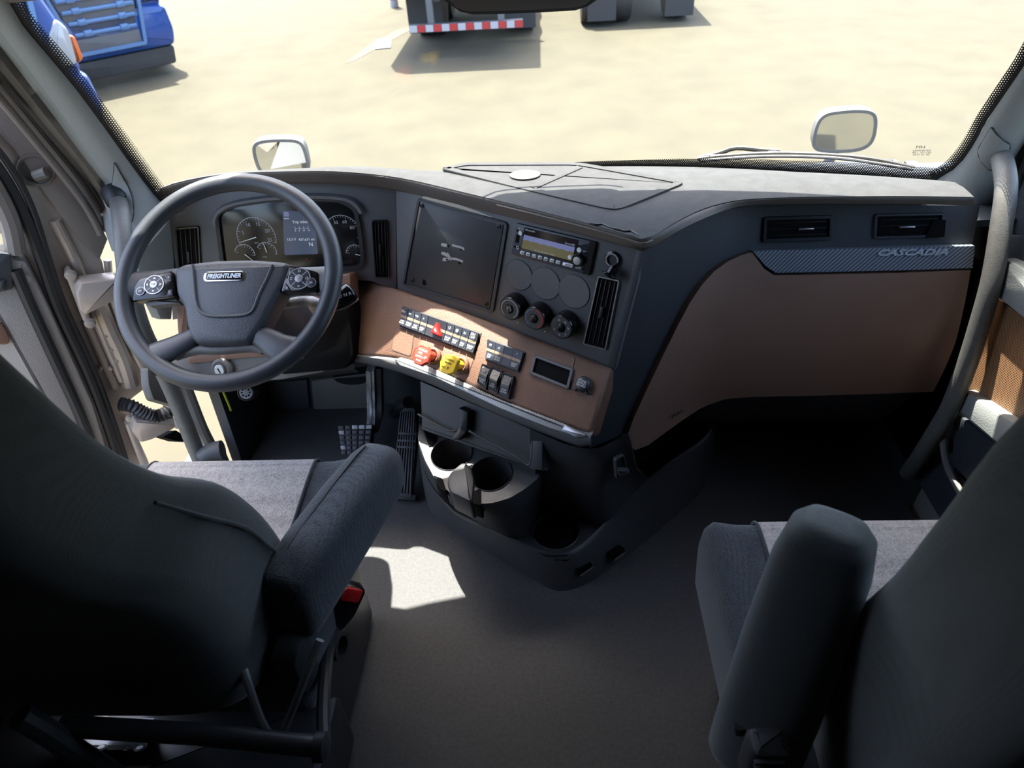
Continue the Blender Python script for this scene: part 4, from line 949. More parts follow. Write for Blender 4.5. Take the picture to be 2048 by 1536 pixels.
# lower spokes and side spokes
def spoke(pts, wd, th, name='spoke'):
    P = smooth([WF.P(*WF.px(x, y, h), h) for x, y, h in pts], 5); rows = []
    for i, p in enumerate(P):
        a = P[max(i - 1, 0)]; b = P[min(i + 1, len(P) - 1)]; t = (b - a).normalized(); sd = t.cross(WF.n).normalized(); nn = sd.cross(t)
        k = i / (len(P) - 1); w_ = wd[0] * (1 - k) + wd[1] * k
        rows.append([p + sd * (w_ * cos(q)) * (1 if True else 0) + nn * (th * sin(q)) for q in [2 * PI * j / 14 for j in range(14)]])
    mm = MB(); mm.loops(rows); return mm.build(name, 'wheel_grip', sw, 60)
spoke([(392, 672, -.004), (350, 694, -.002), (312, 712, 0), (292, 728, 0)], (.018, .034), .012)
spoke([(508, 664, -.004), (535, 680, -.002), (560, 696, 0), (590, 708, 0)], (.020, .034), .012)
spoke([(360, 562, -.012), (320, 568, -.01), (285, 572, -.006), (252, 574, 0)], (.028, .034), .012)
spoke([(560, 556, -.012), (600, 560, -.01), (635, 562, -.006), (662, 562, 0)], (.024, .034), .012)
mm = MB(); mm.tube(smooth([WF.P(*WF.px(x, y, -.012), -.012) for x, y in ((352, 712), (395, 700), (440, 700), (500, 695), (528, 700))], 4), .010); mm.build('hub_trim', 'cowl_grey', sw, 60)
wpanel([(276, 598), (350, 594), (360, 606), (300, 612)], -.02, -.004, 'paddle', 'cowl_grey', .004, .003)
# button pods
pl_ = wpanel([(268, 572), (278, 558), (344, 540), (347, 566), (349, 592), (264, 602)], -.01, .010, 'button_pod', 'black_gloss', .005, .003); lab(pl_, 'left button pod with a cross pad')
pr_ = wpanel([(577, 528), (635, 543), (637, 562), (634, 584), (562, 584), (566, 560)], -.01, .010, 'button_pod', 'black_gloss', .005, .003); lab(pr_, 'right button pod with a round pad')
def pad_(x, y, rx, parent, marks):
    a, b = WF.px(x, y, .010); r = (V(WF.px(x + rx, y, .010)) - V((a, b))).length
    mm = MB(); mm.ring(WF, circ(a, b, r, 32), .0022, .009, .0125); mm.build('pad_ring', 'satin_metal', parent)
    mm = MB(); mm.lathe(WF, a, b, [(r - .0025, .009), (r - .003, .012), (r * .42, .0125)], 32); mm.build('pad', 'switch_black', parent)
    mm = MB(); mm.lathe(WF, a, b, [(r * .36, .012), (r * .36, .0138), (r * .2, .0142)], 20); mm.build('pad_button', 'satin_metal', parent)
    for k in range(4):
        t = rad(45 + 90 * k); c_, s_ = cos(t), sin(t); mm = MB(); mm.grid([[WF.P(a + c_ * r * .4 - s_ * .0006, b + s_ * r * .4 + c_ * .0006, .0128), WF.P(a + c_ * r * .92 - s_ * .0006, b + s_ * r * .92 + c_ * .0006, .0128)], [WF.P(a + c_ * r * .4 + s_ * .0006, b + s_ * r * .4 - c_ * .0006, .0128), WF.P(a + c_ * r * .92 + s_ * .0006, b + s_ * r * .92 - c_ * .0006, .0128)]]); mm.build('pad_gap', 'grey_print', parent, 0)
    for k, tx in enumerate(marks):
        t = rad(90 - 90 * k)
        if tx == 'A':
            c_, s_ = cos(t), sin(t); mm = MB(); q = [(a + c_ * r * .78, b + s_ * r * .78), (a + c_ * r * .58 - s_ * .003, b + s_ * r * .58 + c_ * .003), (a + c_ * r * .58 + s_ * .003, b + s_ * r * .58 - c_ * .003)]; mm.prism(WF, q, .0125, .013); mm.build('symbol', 'white', parent)
        else: words(tx, WF, a + .68 * r * cos(t), b + .68 * r * sin(t), .0075, 'white', parent, 'symbol', .0128)
    words('OK' if marks[0] == 'A' else '/', WF, a, b, .0062, 'black', parent, 'symbol', .0143)
pad_(309, 570, 20, pl_, 'AAAA'); pad_(599, 558, 23, pr_, ('D', 'O', 'o', 'Z'))
for x, y, r, pr in ((282, 583, .0085, pl_), (623, 566, .0095, pr_)):
    a, b = WF.px(x, y, .010); mm = MB(); mm.lathe(WF, a, b, [(r, .009), (r, .0125), (r * .7, .0132)], 22); mm.build('button', 'switch_black', pr); mm = MB(); mm.ring(WF, circ(a, b, r * 1.05, 24), .001, .009, .0128); mm.build('button_ring', 'satin_metal', pr)
    words('m', WF, a, b, .008, 'white', pr, 'symbol', .0134)
for px, pr, tx in (([(326, 549), (342, 545), (343, 563), (337, 563)], pl_, '+'), ([(336, 580), (344, 578), (345, 590), (334, 591)], pl_, '-'), ([(578, 534), (590, 536), (577, 552), (572, 556)], pr_, '('), ([(570, 565), (577, 575), (582, 581), (566, 581)], pr_, 'o')):
    o = wpanel(px, .009, .0125, 'button', 'switch_black', .002, .001, pr); cx = sum(p[0] for p in px) / 4; cy = sum(p[1] for p in px) / 4; words(tx, WF, *WF.px(cx, cy, .0125), .008, 'white', pr, 'symbol', .0127)
# badge
a, b = WF.px(449, 553, .0145); a2, b2 = WF.px(491, 552, .0145); hw = ((a2 - a) ** 2 + (b2 - b) ** 2) ** .5
br_ = math.atan2(b2 - b, a2 - a)
bfr = WF.at(a, b, 0, br_)
mm = MB(); mm.prism(bfr, rrect(0, 0, hw * 2.0, .0215, .0107, 8), .010, .0160, .002); bd = lab(mm.build('badge', 'chrome', sw), 'oval chrome badge with lettering')
mm = MB(); mm.prism(bfr, rrect(0, 0, hw * 1.78, .0155, .0076, 8), .013, .0164, .0005); mm.build('badge_field', 'black_gloss', bd)
words('FREIGHTLINER', bfr, 0, 0, .0128, 'badge_silver', bd, h=.0168, shear=.2, off=.0004, wx=.80, ext=.0004)
# steering column with its stalk
sc_ = thing('steering_shroud', 'black steering column with a shift stalk behind the wheel', 'steering column', WF.P(0, 0, -.12))
mm = MB(); mm.loops([[WF.P(rx * cos(t), ry * sin(t) - .0, h) for t in [2 * PI * i / 28 for i in range(28)]] for h, rx, ry in ((-.05, .055, .05), (-.06, .068, .06), (-.12, .082, .075), (-.22, .085, .085), (-.30, .075, .075))]); mm.build('shroud', 'panel_dark', sc_, 60)
mm = MB(); mm.tube(smooth([WF.P(.06, -.02, -.10), WF.P(.13, -.018, -.085), WF.P(*WF.px(640, 608, -.07), -.07), WF.P(*WF.px(672, 600, -.06), -.06)], 4), .011); mm.build('stalk', 'worn_pedal', sc_, 60)
mm = MB(); P = smooth([WF.P(*WF.px(x, y, -.055), -.055) for x, y in ((655, 612), (675, 603), (695, 590), (708, 580))], 5)
mm.tube(P, [.012 + .009 * min(1, i / 5) if i < len(P) - 2 else .016 - .008 * (i - len(P) + 2) for i in range(len(P))], 16); hd = lab(mm.build('stalk_handle', 'black_gloss', sc_, 60), 'glossy black shift stalk handle')
a, b = WF.px(687, 583, -.04); words('D N R', WF, *WF.px(690, 590, -.03), .010, 'white', hd, h=-.030, rot=.25)
# left stalk (turn signal) peeking below
mm = MB(); mm.tube(smooth([WF.P(.02, -.07, -.12), WF.P(*WF.px(545, 706, -.10), -.10), WF.P(*WF.px(575, 712, -.09), -.09), WF.P(*WF.px(605, 710, -.09), -.09)], 4), [.010] * 8 + [.011] * 4 + [.008]); mm.build('tilt_lever', 'black_gloss', sc_, 60)
# ================================================================== CENTRE CONSOLE
con = thing('center_console', 'black floor console with three cup holders under the dashboard', 'console', (0, 1.25, 0))
# outline on the floor, clockwise from the pedal side
FO = [at(x, y, Z=0).to_2d() for x, y in ((846, 965), (852, 1000), (868, 1032), (910, 1065), (980, 1108), (1060, 1155), (1105, 1180), (1140, 1180), (1180, 1164), (1250, 1115), (1330, 1050), (1400, 985), (1425, 930), (1430, 880))]
def zof(x):   # top of the moulding, higher towards its two ends
    return .105
rim = [at(x, y, Z=z).to_2d().to_3d() + V((0, 0, z)) for x, y, z in ((838, 900, .22), (846, 935, .20), (866, 975, .16), (905, 1010, .14), (965, 1050, .125), (1040, 1085, .11), (1090, 1105, .10), (1135, 1108, .10), (1180, 1080, .105), (1230, 1030, .13), (1290, 965, .20), (1350, 915, .28), (1400, 880, .32), (1421, 858, .33))]
A = rowpts(smooth([V((p.x, p.y, 0)) for p in FO], 4), 60); B = rowpts(smooth(rim, 4), 60)
rows = []
for a, b in zip(A, B):
    nrm = V((b.x - a.x, b.y - a.y, 0)); nrm = (nrm.normalized() if nrm.length > 1e-6 else V((0, 1, 0)))
    rows.append([a, a.lerp(b, .5) - nrm * .012, a.lerp(b, .92) - nrm * .008, b, b + nrm * .012 + V((0, 0, .001)), b + nrm * .014 - V((0, 0, .01))])
m = MB(); m.grid(rows); mould = lab(m.build('lower_moulding', 'console_grey', con, 60), 'lower moulding along the floor')
for x, y in ((1170, 1138), (1236, 1108)):
    p = at(x, y, Z=.05); F0 = Fr(p, (.78, .62, 0), (.6, -.76, .2)); m = MB(); m.prism(F0, rrect(0, 0, .045, .014, .003), -.02, .002, .001); m.build('slot', 'deep_black', con); 
    m = MB(); m.prism(F0, [(-.02, -.008), (.022, -.008), (.022, -.006), (-.02, -.006)], 0, .006); m.build('slot_edge', 'cowl_grey', con)
m = MB(); m.prism(Fr((0, 0, 0), (1, 0, 0), (0, 0, 1)), inset([(p.x, p.y) for p in FO[2:]] + [(.45, 1.85), (-.30, 1.85)], .03), .0, .085); m.build('core', 'deep_black', con)
m = MB(); m.prism(Fr((0, 0, 0), (1, 0, 0), (0, 0, 1)), [(-.27, 1.42), (.0, 1.33), (.08, 1.33), (.12, 1.37), (.22, 1.46), (.38, 1.60), (-.27, 1.60)], .08, .42); m.build('core', 'deep_black', con)
# shelf with the single cup holder
ZS = .10
SF = Fr((0, 1.2, ZS), (1, 0, 0), (0, 0, 1))
shelf = rpoly(SF.pts([(1010, 1072), (1060, 1098), (1092, 1110), (1136, 1110), (1215, 1055), (1190, 1030), (1150, 1015), (1070, 1005), (1030, 1040)]), .012)
ch = SF.px(1111, 1062); rc = .062
def hole_plate(fr, outer, holes, h0, h1, name, m1, parent, n=40, dz=None):
    """a flat plate with round holes"""
    pts = [V(p) for p in outer]; edges = [(i, (i + 1) % len(pts)) for i in range(len(pts))]; k = len(pts); face = [list(range(k))]
    for cx, cy, r in holes:
        s0 = len(pts); pts += [V(p) for p in circ(cx, cy, r, n)]; edges += [(s0 + i, s0 + (i + 1) % n) for i in range(n)]
    vo, eo, fo, _, _, _ = delaunay_2d_cdt(pts, edges, [], 0, 1e-7)
    mm = MB(); vt = [mm.b.verts.new(fr.P(p.x, p.y, h1 + (dz(p) if dz else 0))) for p in vo]
    def ins(p):
        c = False; q = outer
        for i in range(len(q)):
            a, b = q[i - 1], q[i]
            if (a[1] > p.y) != (b[1] > p.y) and p.x < (b[0] - a[0]) * (p.y - a[1]) / (b[1] - a[1]) + a[0]: c = not c
        return c
    cnt = set(); keep = []
    for f in fo:
        c = sum((vo[i] for i in f), V((0, 0))) / len(f)
        if not ins(c) or any((c - V((x, y))).length < r * .995 for x, y, r in holes): continue
        keep.append(f); mm.f([vt[i] for i in f])
        for i in range(len(f)): cnt.add((f[i - 1], f[i]))
    bot = {}
    for a, b in cnt:
        if (b, a) in cnt: continue
        for i in (a, b):
            if i not in bot: bot[i] = mm.b.verts.new(fr.P(vo[i].x, vo[i].y, h0))
        mm.f([vt[a], vt[b], bot[b], bot[a]])
    return mm.build(name, m1, parent, 30)
hole_plate(SF, shelf, [(ch[0], ch[1], rc)], -.012, .0, 'cup_shelf', 'console_inner', con)
def cup(fr, cx, cy, r, depth, parent, h=0, n=32, r2=.9):
    mm = MB(); mm.loops([[fr.P(cx + q * r * cos(2 * PI * i / n), cy + q * r * sin(2 * PI * i / n), h + z) for i in range(n)] for q, z in ((1.03, .002), (1.0, .003), (.985, -.004), (r2, -depth), (.0001, -depth))], False, True); return mm.build('cup_holder', 'console_inner', parent, 50)
cup(SF, ch[0], ch[1], rc, .085, con)
# tower that carries the dashboard corner
T0 = [at(x, y, Z=ZS) for x, y in ((1075, 1005), (1120, 1015), (1160, 1035), (1188, 1048))]
tw = []
top_ = [at(1060, 905, Z=.42), at(1110, 915, Z=.41), at(1150, 922, Z=.41), at(1188, 925, Z=.41), at(1210, 922, Z=.41), at(1250, 892, Z=.44), at(1275, 940, Z=.35)]
bot_ = [at(1062, 1010, Z=.10), at(1110, 1022, Z=.10), at(1150, 1034, Z=.10), at(1188, 1052, Z=.10), at(1215, 1046, Z=.115), at(1265, 985, Z=.18), at(1300, 955, Z=.22)]
topu = [at(1060, 858, Z=.48), at(1110, 880, Z=.47), at(1150, 893, Z=.465), at(1185, 897, Z=.465), at(1212, 890, Z=.48), at(1252, 868, Z=.50), at(1262, 880, Z=.46)]
R_ = [rowpts(smooth(l, 4), 30) for l in (topu, top_, [a.lerp(b, .5) for a, b in zip(top_, bot_)], bot_)]
m = MB(); m.grid(R_); m.build('tower', 'console_grey', con, 60)
m = MB(); bk = [V((p.x * .6 + .15, 1.75, p.z)) for p in (R_[0][-1], R_[3][-1])]
# side pocket behind the tower
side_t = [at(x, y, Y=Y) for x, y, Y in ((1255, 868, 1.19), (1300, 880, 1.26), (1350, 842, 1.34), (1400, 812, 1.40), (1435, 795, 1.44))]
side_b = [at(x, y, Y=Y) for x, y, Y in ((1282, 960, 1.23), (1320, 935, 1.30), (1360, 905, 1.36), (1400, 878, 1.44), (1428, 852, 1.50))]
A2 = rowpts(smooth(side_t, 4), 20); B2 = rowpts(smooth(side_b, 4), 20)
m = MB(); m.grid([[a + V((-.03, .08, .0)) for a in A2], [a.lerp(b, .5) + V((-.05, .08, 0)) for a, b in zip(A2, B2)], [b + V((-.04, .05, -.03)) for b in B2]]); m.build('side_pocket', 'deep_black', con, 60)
# small latch on the tower side
LF = Fr.p3(at(1228, 955, Z=.36), at(1256, 940, Z=.36), at(1232, 915, Z=.43))
m = MB(); p = rpoly(LF.pts([(1229, 918), (1248, 908), (1254, 948), (1232, 958)], .002), .008); m.ring(LF, p, .003, -.004, .005); lt = m.build('latch', 'console_grey', con)
m = MB(); m.prism(LF, inset(p, .002), -.002, .0005); m.build('latch_plate', 'black', lt)
m = MB(); m.prism(LF, rpoly(LF.pts([(1236, 940), (1258, 938), (1258, 946), (1238, 952)], .01), .003), .0, .014, .003); m.build('latch_hook', 'console_grey', lt)
# twin cup unit: plate tilted towards the driver
ZC_ = .335
TFc = Fr((-.2, 1.23, ZC_), (.93, -.37, 0), (-.05, -.12, .99))
outl = rpoly(TFc.pts([(838, 862), (846, 850), (920, 870), (1000, 905), (1075, 945), (1082, 930), (1086, 900), (1090, 935), (1072, 960), (1030, 990), (1000, 1003), (962, 985), (940, 1010), (905, 990), (885, 968), (862, 930), (845, 895)]), .006, 3)
outl = rpoly(TFc.pts([(838, 850), (846, 845), (920, 868), (1000, 905), (1080, 940), (1078, 955), (1050, 978), (1020, 996), (985, 1006), (958, 1008), (930, 1000), (900, 985), (872, 962), (850, 920), (836, 880)]), .01, 3)
c1 = TFc.px(903, 908); c2 = TFc.px(982, 948)
r1 = (V(TFc.px(943, 906)) - V(c1)).length * 1.02; r2_ = (V(TFc.px(1023, 948)) - V(c2)).length * 1.02
hole_plate(TFc, outl, [(c1[0], c1[1], r1), (c2[0], c2[1], r2_)], -.02, 0, 'cup_plate', 'console_grey', con)
for c, r in ((c1, r1), (c2, r2_)): cup(TFc, c[0], c[1], r, .095, con)
# front skin under the cup plate down to the moulding
skA = [TFc.P(*TFc.px(x, y)) for x, y in ((836, 862), (838, 885), (850, 920), (872, 962), (900, 985), (930, 1000), (958, 1008), (985, 1006), (1020, 996), (1050, 978), (1078, 955), (1085, 940))]
skB = [at(x, y, Z=z) for x, y, z in ((838, 905, .215), (846, 935, .20), (866, 975, .16), (900, 1008, .14), (940, 1035, .13), (975, 1055, .122), (1005, 1070, .115), (1030, 1076, .11), (1050, 1070, .105), (1062, 1055, .105), (1072, 1035, .105), (1078, 1020, .105))]
A3 = rowpts(smooth(skA, 3), 40); B3 = rowpts(smooth(skB, 3), 40)
m = MB(); m.grid([A3, [a.lerp(b, .05) + V((0, -.006, 0)) for a, b in zip(A3, B3)], [a.lerp(b, .5) + V((0, .004, 0)) for a, b in zip(A3, B3)], B3]); m.build('cup_front', 'console_grey', con, 60)
# raised saddle between the cups with the two front cut-outs
sad = [(895, 937), (920, 925), (940, 938), (948, 960), (946, 1000), (905, 985), (893, 965)]
m = MB(); m.prism(TFc, rpoly(TFc.pts([(898, 945), (925, 922), (942, 930), (948, 960), (944, 1004), (900, 984), (893, 962)], .012), .012), -.06, .012, .008); m.build('cup_saddle', 'console_grey', con)
for px in ([(866, 950), (886, 958), (893, 985), (880, 978)], [(944, 985), (962, 975), (962, 1012), (944, 1006)]):
    m = MB(); m.prism(TFc, rpoly(TFc.pts(px, .002), .006), -.05, .0035, .001); m.build('cup_notch', 'deep_black', con)
m = MB(); m.prism(TFc, rpoly(TFc.pts([(846, 858), (874, 872), (868, 888), (858, 893)], .004), .003), -.004, .004, .001); m.build('side_hollow', 'deep_black', con)
# back box behind the cups: two shallow recesses with a post
BX = Fr.p3(at(838, 850, Y=1.315), at(1075, 935, Y=1.165), at(838, 775, Y=1.36))
m = MB(); m.prism(BX, BX.pts([(832, 765), (1095, 880), (1088, 945), (1075, 945), (836, 862)]), -.06, -.02); m.build('back_box', 'console_grey', con)
m = MB(); m.prism(BX, BX.pts([(920, 815), (938, 823), (936, 862), (920, 880), (905, 878), (918, 858)]), -.03, .006, .004); m.build('back_post', 'black', con)
m = MB(); m.tube(smooth([BX.P(*BX.px(x, y, -.01), -.01) for x, y in ((836, 828), (870, 848), (900, 862), (918, 858))], 4), .003); m.build('recess_edge', 'console_grey', con)
m = MB(); m.tube(smooth([BX.P(*BX.px(x, y, .01), .01) for x, y in ((938, 862), (980, 885), (1030, 912), (1058, 930), (1064, 900), (1064, 870))], 4), .003); m.build('recess_edge', 'console_grey', con)
m = MB(); m.prism(BX, BX.pts([(1064, 872), (1090, 880), (1088, 940), (1060, 935)]), -.03, .012, .006); m.build('end_wall', 'console_grey', con)
m = MB(); m.grid([[BX.P(*BX.px(x, y, -.018), -.018) for x, y in ((838, 852), (920, 880), (1000, 908), (1072, 938))], [TFc.P(*TFc.px(x, y, .004), .004) for x, y in ((840, 856), (920, 885), (1000, 918), (1070, 948))]]); m.build('back_ledge', 'console_grey', con, 0)

# ================================================================== PEDALS
bp = thing('brake_pedal', 'ribbed rubber brake pedal hanging on a worn grey arm', 'pedal', at(705, 880, Z=.10))
PF = Fr.p3(at(674, 850, Z=.14), at(744, 850, Z=.14), at(690, 908, Z=.075))
PQ = PF.pts([(674, 850), (745, 848), (738, 912), (682, 910)], .012)
m = MB(); m.prism(PF, rpoly(PQ, .012), -.02, .004, .004); m.build('pad_base', 'black', bp)
for i in range(5):
    for j in range(6):
        m = MB(); m.prism(PF, rpoly(qsub(PQ, i / 5 + .015, (i + 1) / 5 - .015, j / 6 + .02, (j + 1) / 6 - .02), .002, 1), .003, .012, .002)
        m.build('pad_block', 'worn_pedal' if j == 0 and i > 1 or (i == 0 and j in (1, 4)) else 'pedal_rubber', bp)
AR = smooth([at(x, y, Y=Y) for x, y, Y in ((742, 735, 1.76), (744, 800, 1.74), (744, 835, 1.70), (740, 852, 1.665), (735, 862, 1.655))], 4)
m = MB(); m.loops([[p + V((sx * .013, 0, 0)) + V((0, sy * .02, 0)) for sx, sy in ((-1, -1), (1, -1), (1, 1), (-1, 1))] for p in AR]); lab(m.build('arm', 'worn_pedal', bp), 'worn bare metal pedal arm')
m = MB(); m.loops([[p + V((.024 + sx * .009, .01 + sy * .02, 0)) for sx, sy in ((-1, -1), (1, -1), (1, 1), (-1, 1))] for p in AR]); m.build('arm_side', 'black', bp)
m = MB(); m.loops([[p + V((sx * .003, -.021, 0)) + V((0, sy * .003, 0)) for sx, sy in ((-1, -1), (1, -1), (1, 1), (-1, 1))] for p in AR]); m.build('arm_rib', 'satin_metal', bp)
ap = thing('accelerator_pedal', 'long ribbed black accelerator pedal beside the console', 'pedal', at(805, 985, Z=.02))
AF = Fr.p3(at(782, 990, Z=.03), at(826, 994, Z=.03), at(800, 818, Z=.20))
AQ = AF.pts([(800, 822), (806, 815), (826, 815), (831, 822), (832, 870), (822, 996), (780, 990)], .01)
m = MB(); m.prism(AF, AQ, -.02, .004, .003); m.build('treadle', 'pedal_rubber', ap)
q = AF.pts([(800, 820), (831, 820), (823, 992), (781, 987)], .008)
for i in range(7):
    for t0, t1 in ((.02, .27), (.295, .355), (.38, .43), (.455, .98)):
        m = MB(); m.prism(AF, qsub(q, i / 7 + .03, (i + 1) / 7 - .03, t0, t1), .003, .009, .0015); m.build('rib', 'pedal_rubber', ap)
m = MB(); m.prism(AF, AF.pts([(776, 985), (832, 990), (830, 1002), (774, 996)]), -.025, .0, .003); m.build('pivot_base', 'black', ap)
m = MB(); m.tube([at(790, 825, Y=1.80), at(800, 812, Y=1.74), at(818, 806, Y=1.70)], .022); m.build('pivot_boss', 'black', ap)

# ================================================================== SEATS
def seat_cushion(root, cx, hw, y0, y1, zt, thick, hl, bolster=.012):
    prof = [(0, -thick), (0, -.03), (.03, .0), (.12, .006), (.5, .004), (.8, .010), (.92, .008), (.975, -.008), (1.0, -.045), (.995, -.085), (.96, -thick)]
    L_ = y1 - y0; P = [V((0, y0 + a * L_, zt + b)) for a, b in prof]; P = smooth(P, 3)
    rows = []; M_ = V((0, (y0 + y1) / 2, zt - thick / 2)); nx = 21
    for i in range(nx):
        t = -1 + 2 * i / (nx - 1); e = abs(t)
        xx = cx + hw * (math.copysign(1, t) * (1 - (1 - e) ** 1.6)); k = 1 - .22 * max(0, (e - .72) / .28) ** 2.5
        rows.append([V((xx, M_.y + (p.y - M_.y) * (k * .35 + .65), M_.z + (p.z - M_.z) * k + bolster * math.exp(-((e - .8) / .12) ** 2) * (p.z > M_.z))) for p in P])
    mm = MB(); mm.loops(rows); c = mm.build('cushion', 'cloth_dark', root, 70)
    sub = [[V((cx + hl * t, p.y + (.004 if p.y > y1 - .05 else 0), p.z + .004)) for p in P[4:-3]] for t in [-1 + 2 * i / 12 for i in range(13)]]
    mm = MB(); mm.grid(sub); mm.grid([[p - V((0, .008 if p.y > y1 - .05 else 0, .012)) for p in r] for r in sub[::12]]); pn = lab(mm.build('seat_insert', 'cloth_light', root, 60), 'light grey woven centre panel')
    mm = MB()
    for t in (-1, 1): mm.tube([V((cx + hl * t, p.y + (.005 if p.y > y1 - .05 else 0), p.z + .003)) for p in P[4:-3]], .003, 6)
    mm.build('piping', 'cloth_dark', root); return c
def seat_back(root, cx, secs, skew=0):
    rows = []; n = 40; S_ = [V((z, hw, yf)).to_3d() for z, hw, yf, yb_ in secs]; T_ = [V((yb_, xo, 0)) for (z, hw, yf, yb_), xo in zip(secs, [0] * len(secs))]
    S_ = smooth(S_, 4); T_ = smooth(T_, 4)
    for s_, t_ in zip(S_, T_):
        z, hw, yf = s_; yb_ = t_.x; r = []
        for i in range(n):
            a = 2 * PI * i / n; c_, q_ = cos(a), sin(a); e = .36
            x = math.copysign(abs(c_) ** e, c_) * hw; y = math.copysign(abs(q_) ** .42, q_); yy = (yf + yb_) / 2 + y * (yf - yb_) / 2
            if y > 0: yy += .05 * (abs(x) / hw) ** 3 * y - .02 * (1 - (x / hw) ** 2) * y
            r.append(V((cx + x, yy, z)))
        rows.append(r)
    mm = MB(); mm.loops(rows); return mm.build('backrest', 'cloth_back', root, 70)
ds = thing('driver_seat', 'dark driver seat with light grey cushion panel, seen from behind on the left', 'seat', (-.68, .7, 0))
seat_cushion(ds, -.665, .275, .56, 1.055, .545, .105, .175)
seat_back(ds, -.71, [(.545, .22, .70, .50), (.56, .262, .73, .495), (.62, .276, .73, .49), (.69, .280, .72, .49), (.80, .284, .68, .47), (.89, .276, .635, .44), (.955, .245, .585, .41), (1.04, .226, .545, .385), (1.15, .221, .51, .36), (1.27, .217, .475, .33), (1.38, .20, .44, .31), (1.42, .15, .42, .33)])
# padded seam over the lower bolster
m = MB(); m.tube(smooth([V((-.46, .54, .965)), V((-.436, .575, .90)), V((-.424, .625, .82)), V((-.425, .66, .74)), V((-.428, .69, .67))], 4), .003, 8); m.build('piping', 'cloth_back', ds)
# armrest
def arm(name, root, ends, w0, h0, m1, seam=True):
    a, b = ends; ax = (b - a).normalized(); sd = ax.cross(V((0, 0, 1))).normalized(); upv = sd.cross(ax); rows = []; L_ = (b - a).length
    for t, k in ((0, .72), (.015, .9), (.05, 1.0), (.3, 1.02), (.6, 1.0), (.85, .94), (.95, .82), (.99, .6), (1.0, .35)):
        c = a + ax * (L_ * t) + upv * (.006 * sin(PI * t)); r = []
        for i in range(28):
            q = 2 * PI * i / 28; x = math.copysign(abs(cos(q)) ** .62, cos(q)); y = math.copysign(abs(sin(q)) ** .62, sin(q)); r.append(c + sd * (x * w0 / 2 * k) + upv * (y * h0 / 2 * k))
        rows.append(r)
    mm = MB(); mm.loops(rows); o = mm.build(name, m1, root, 70)
    if seam:
        mm = MB(); mm.tube([a + ax * (L_ * t) + upv * (h0 / 2 * (1.0 if .04 < t < .85 else .93) + .006 * sin(PI * t) - .001) - sd * w0 * .18 for t in (.03, .2, .4, .6, .8, .9)], .0028, 6); mm.build('arm_seam', 'black', root)
    return o
lab(arm('armrest', ds, (V((-.408, .60, .655)), V((-.315, .955, .625))), .105, .125, 'cloth_dark'), 'padded cloth armrest beside the aisle')
m = MB(); m.lathe(Fr(V((-.44, .62, .58)), (0, 1, 0), (1, 0, 0)), 0, 0, [(.05, -.03), (.05, .02), (.03, .03)], 20); m.build('arm_pivot', 'seat_frame', ds)
# under-seat frame, belt buckle, levers
m = MB(); m.box((-.95, .45, .25), (.06, .40, .42), .02); m.build('skirt_block', 'seat_frame', ds)  # dark box added to block the sunlit door sill
m = MB(); m.box((-.70, .60, .12), (.52, .24, .17), .02); m.build('suspension_block', 'seat_frame', ds)  # dark box added to cover the sunlit floor below the seat
m = MB(); m.box((-.66, .86, .21), (.40, .34, .36), .02); m.build('seat_base', 'seat_frame', ds)
m = MB(); m.tube([at(125, 1452, Y=.44), at(400, 1468, Y=.44), at(645, 1494, Y=.44)], .0145, 12); m.build('rear_bar', 'seat_frame', ds)
m = MB(); p = at(640, 1494, Y=.44); m.lathe(Fr(p, (0, 1, 0), (1, 0, 0)), 0, 0, [(.020, -.006), (.020, .008), (.012, .012)], 18); m.build('bar_end', 'seat_frame', ds)
UP_ = Fr.p3(at(190, 1500, Y=.58), at(300, 1500, Y=.58), at(200, 1440, Y=.66))
panel(UP_, [(160, 1490), (290, 1490), (310, 1432), (190, 1432)], -.01, 0, 'air_plate', 'air_panel', .003, .001, ds); 
for x, y in ((203, 1498), (280, 1499)):
    a, b = UP_.px(x, y); m = MB(); m.lathe(UP_, a, b, [(.010, 0), (.010, .003), (.007, .003)], 18); m.build('bolt', 'black', ds); m = MB(); m.lathe(UP_, a, b, [(.006, .003), (.006, .0045), (.003, .0045)], 14); m.build('bolt_core', 'air_panel', ds)
words('KO', UP_, *UP_.px(256, 1497), .012, 'black', ds, h=.001, rot=1.4)
panel(UP_, [(212, 1436), (325, 1440), (310, 1466), (200, 1462)], .02, .03, 'side_plate', 'cloth_light', .002, .001, ds)
m = MB(); m.tube(smooth([at(x, y, Y=.42) for x, y in ((40, 1432), (80, 1455), (125, 1485), (190, 1528), (260, 1575))], 4), .016); m.build('air_hose', 'seat_frame', ds)
m = MB(); m.tube(smooth([at(x, y, Y=Y) for x, y, Y in ((478, 1310, .54), (497, 1370, .51), (520, 1435, .49), (540, 1470, .48), (556, 1477, .48), (570, 1455, .485), (597, 1390, .50), (622, 1325, .52), (640, 1280, .54))], 5), .0062, 8); m.build('lever_loop', 'satin_metal', ds)
bkp = [at(x, y, Y=Y) for x, y, Y in ((702, 1165, .76), (690, 1200, .74), (668, 1262, .70))]
ax = (bkp[0] - bkp[2]).normalized(); bfq = Fr((bkp[0] + bkp[2]) / 2, ax, V((.55, -.8, .25)))
m = MB(); L_ = (bkp[0] - bkp[2]).length; m.prism(bfq, rpoly([(-L_ / 2, -.013), (-L_ * .1, -.026), (L_ / 2, -.026), (L_ / 2, .026), (-L_ * .1, .026), (-L_ / 2, .013)], .01), -.014, .012, .005); bu = lab(m.build('belt_buckle', 'black_gloss', ds), 'seat belt buckle with a red button')
m = MB(); m.prism(bfq, rrect(L_ / 2 - .014, 0, .026, .036, .006), .008, .0155, .003); m.build('release_button', 'red', bu)
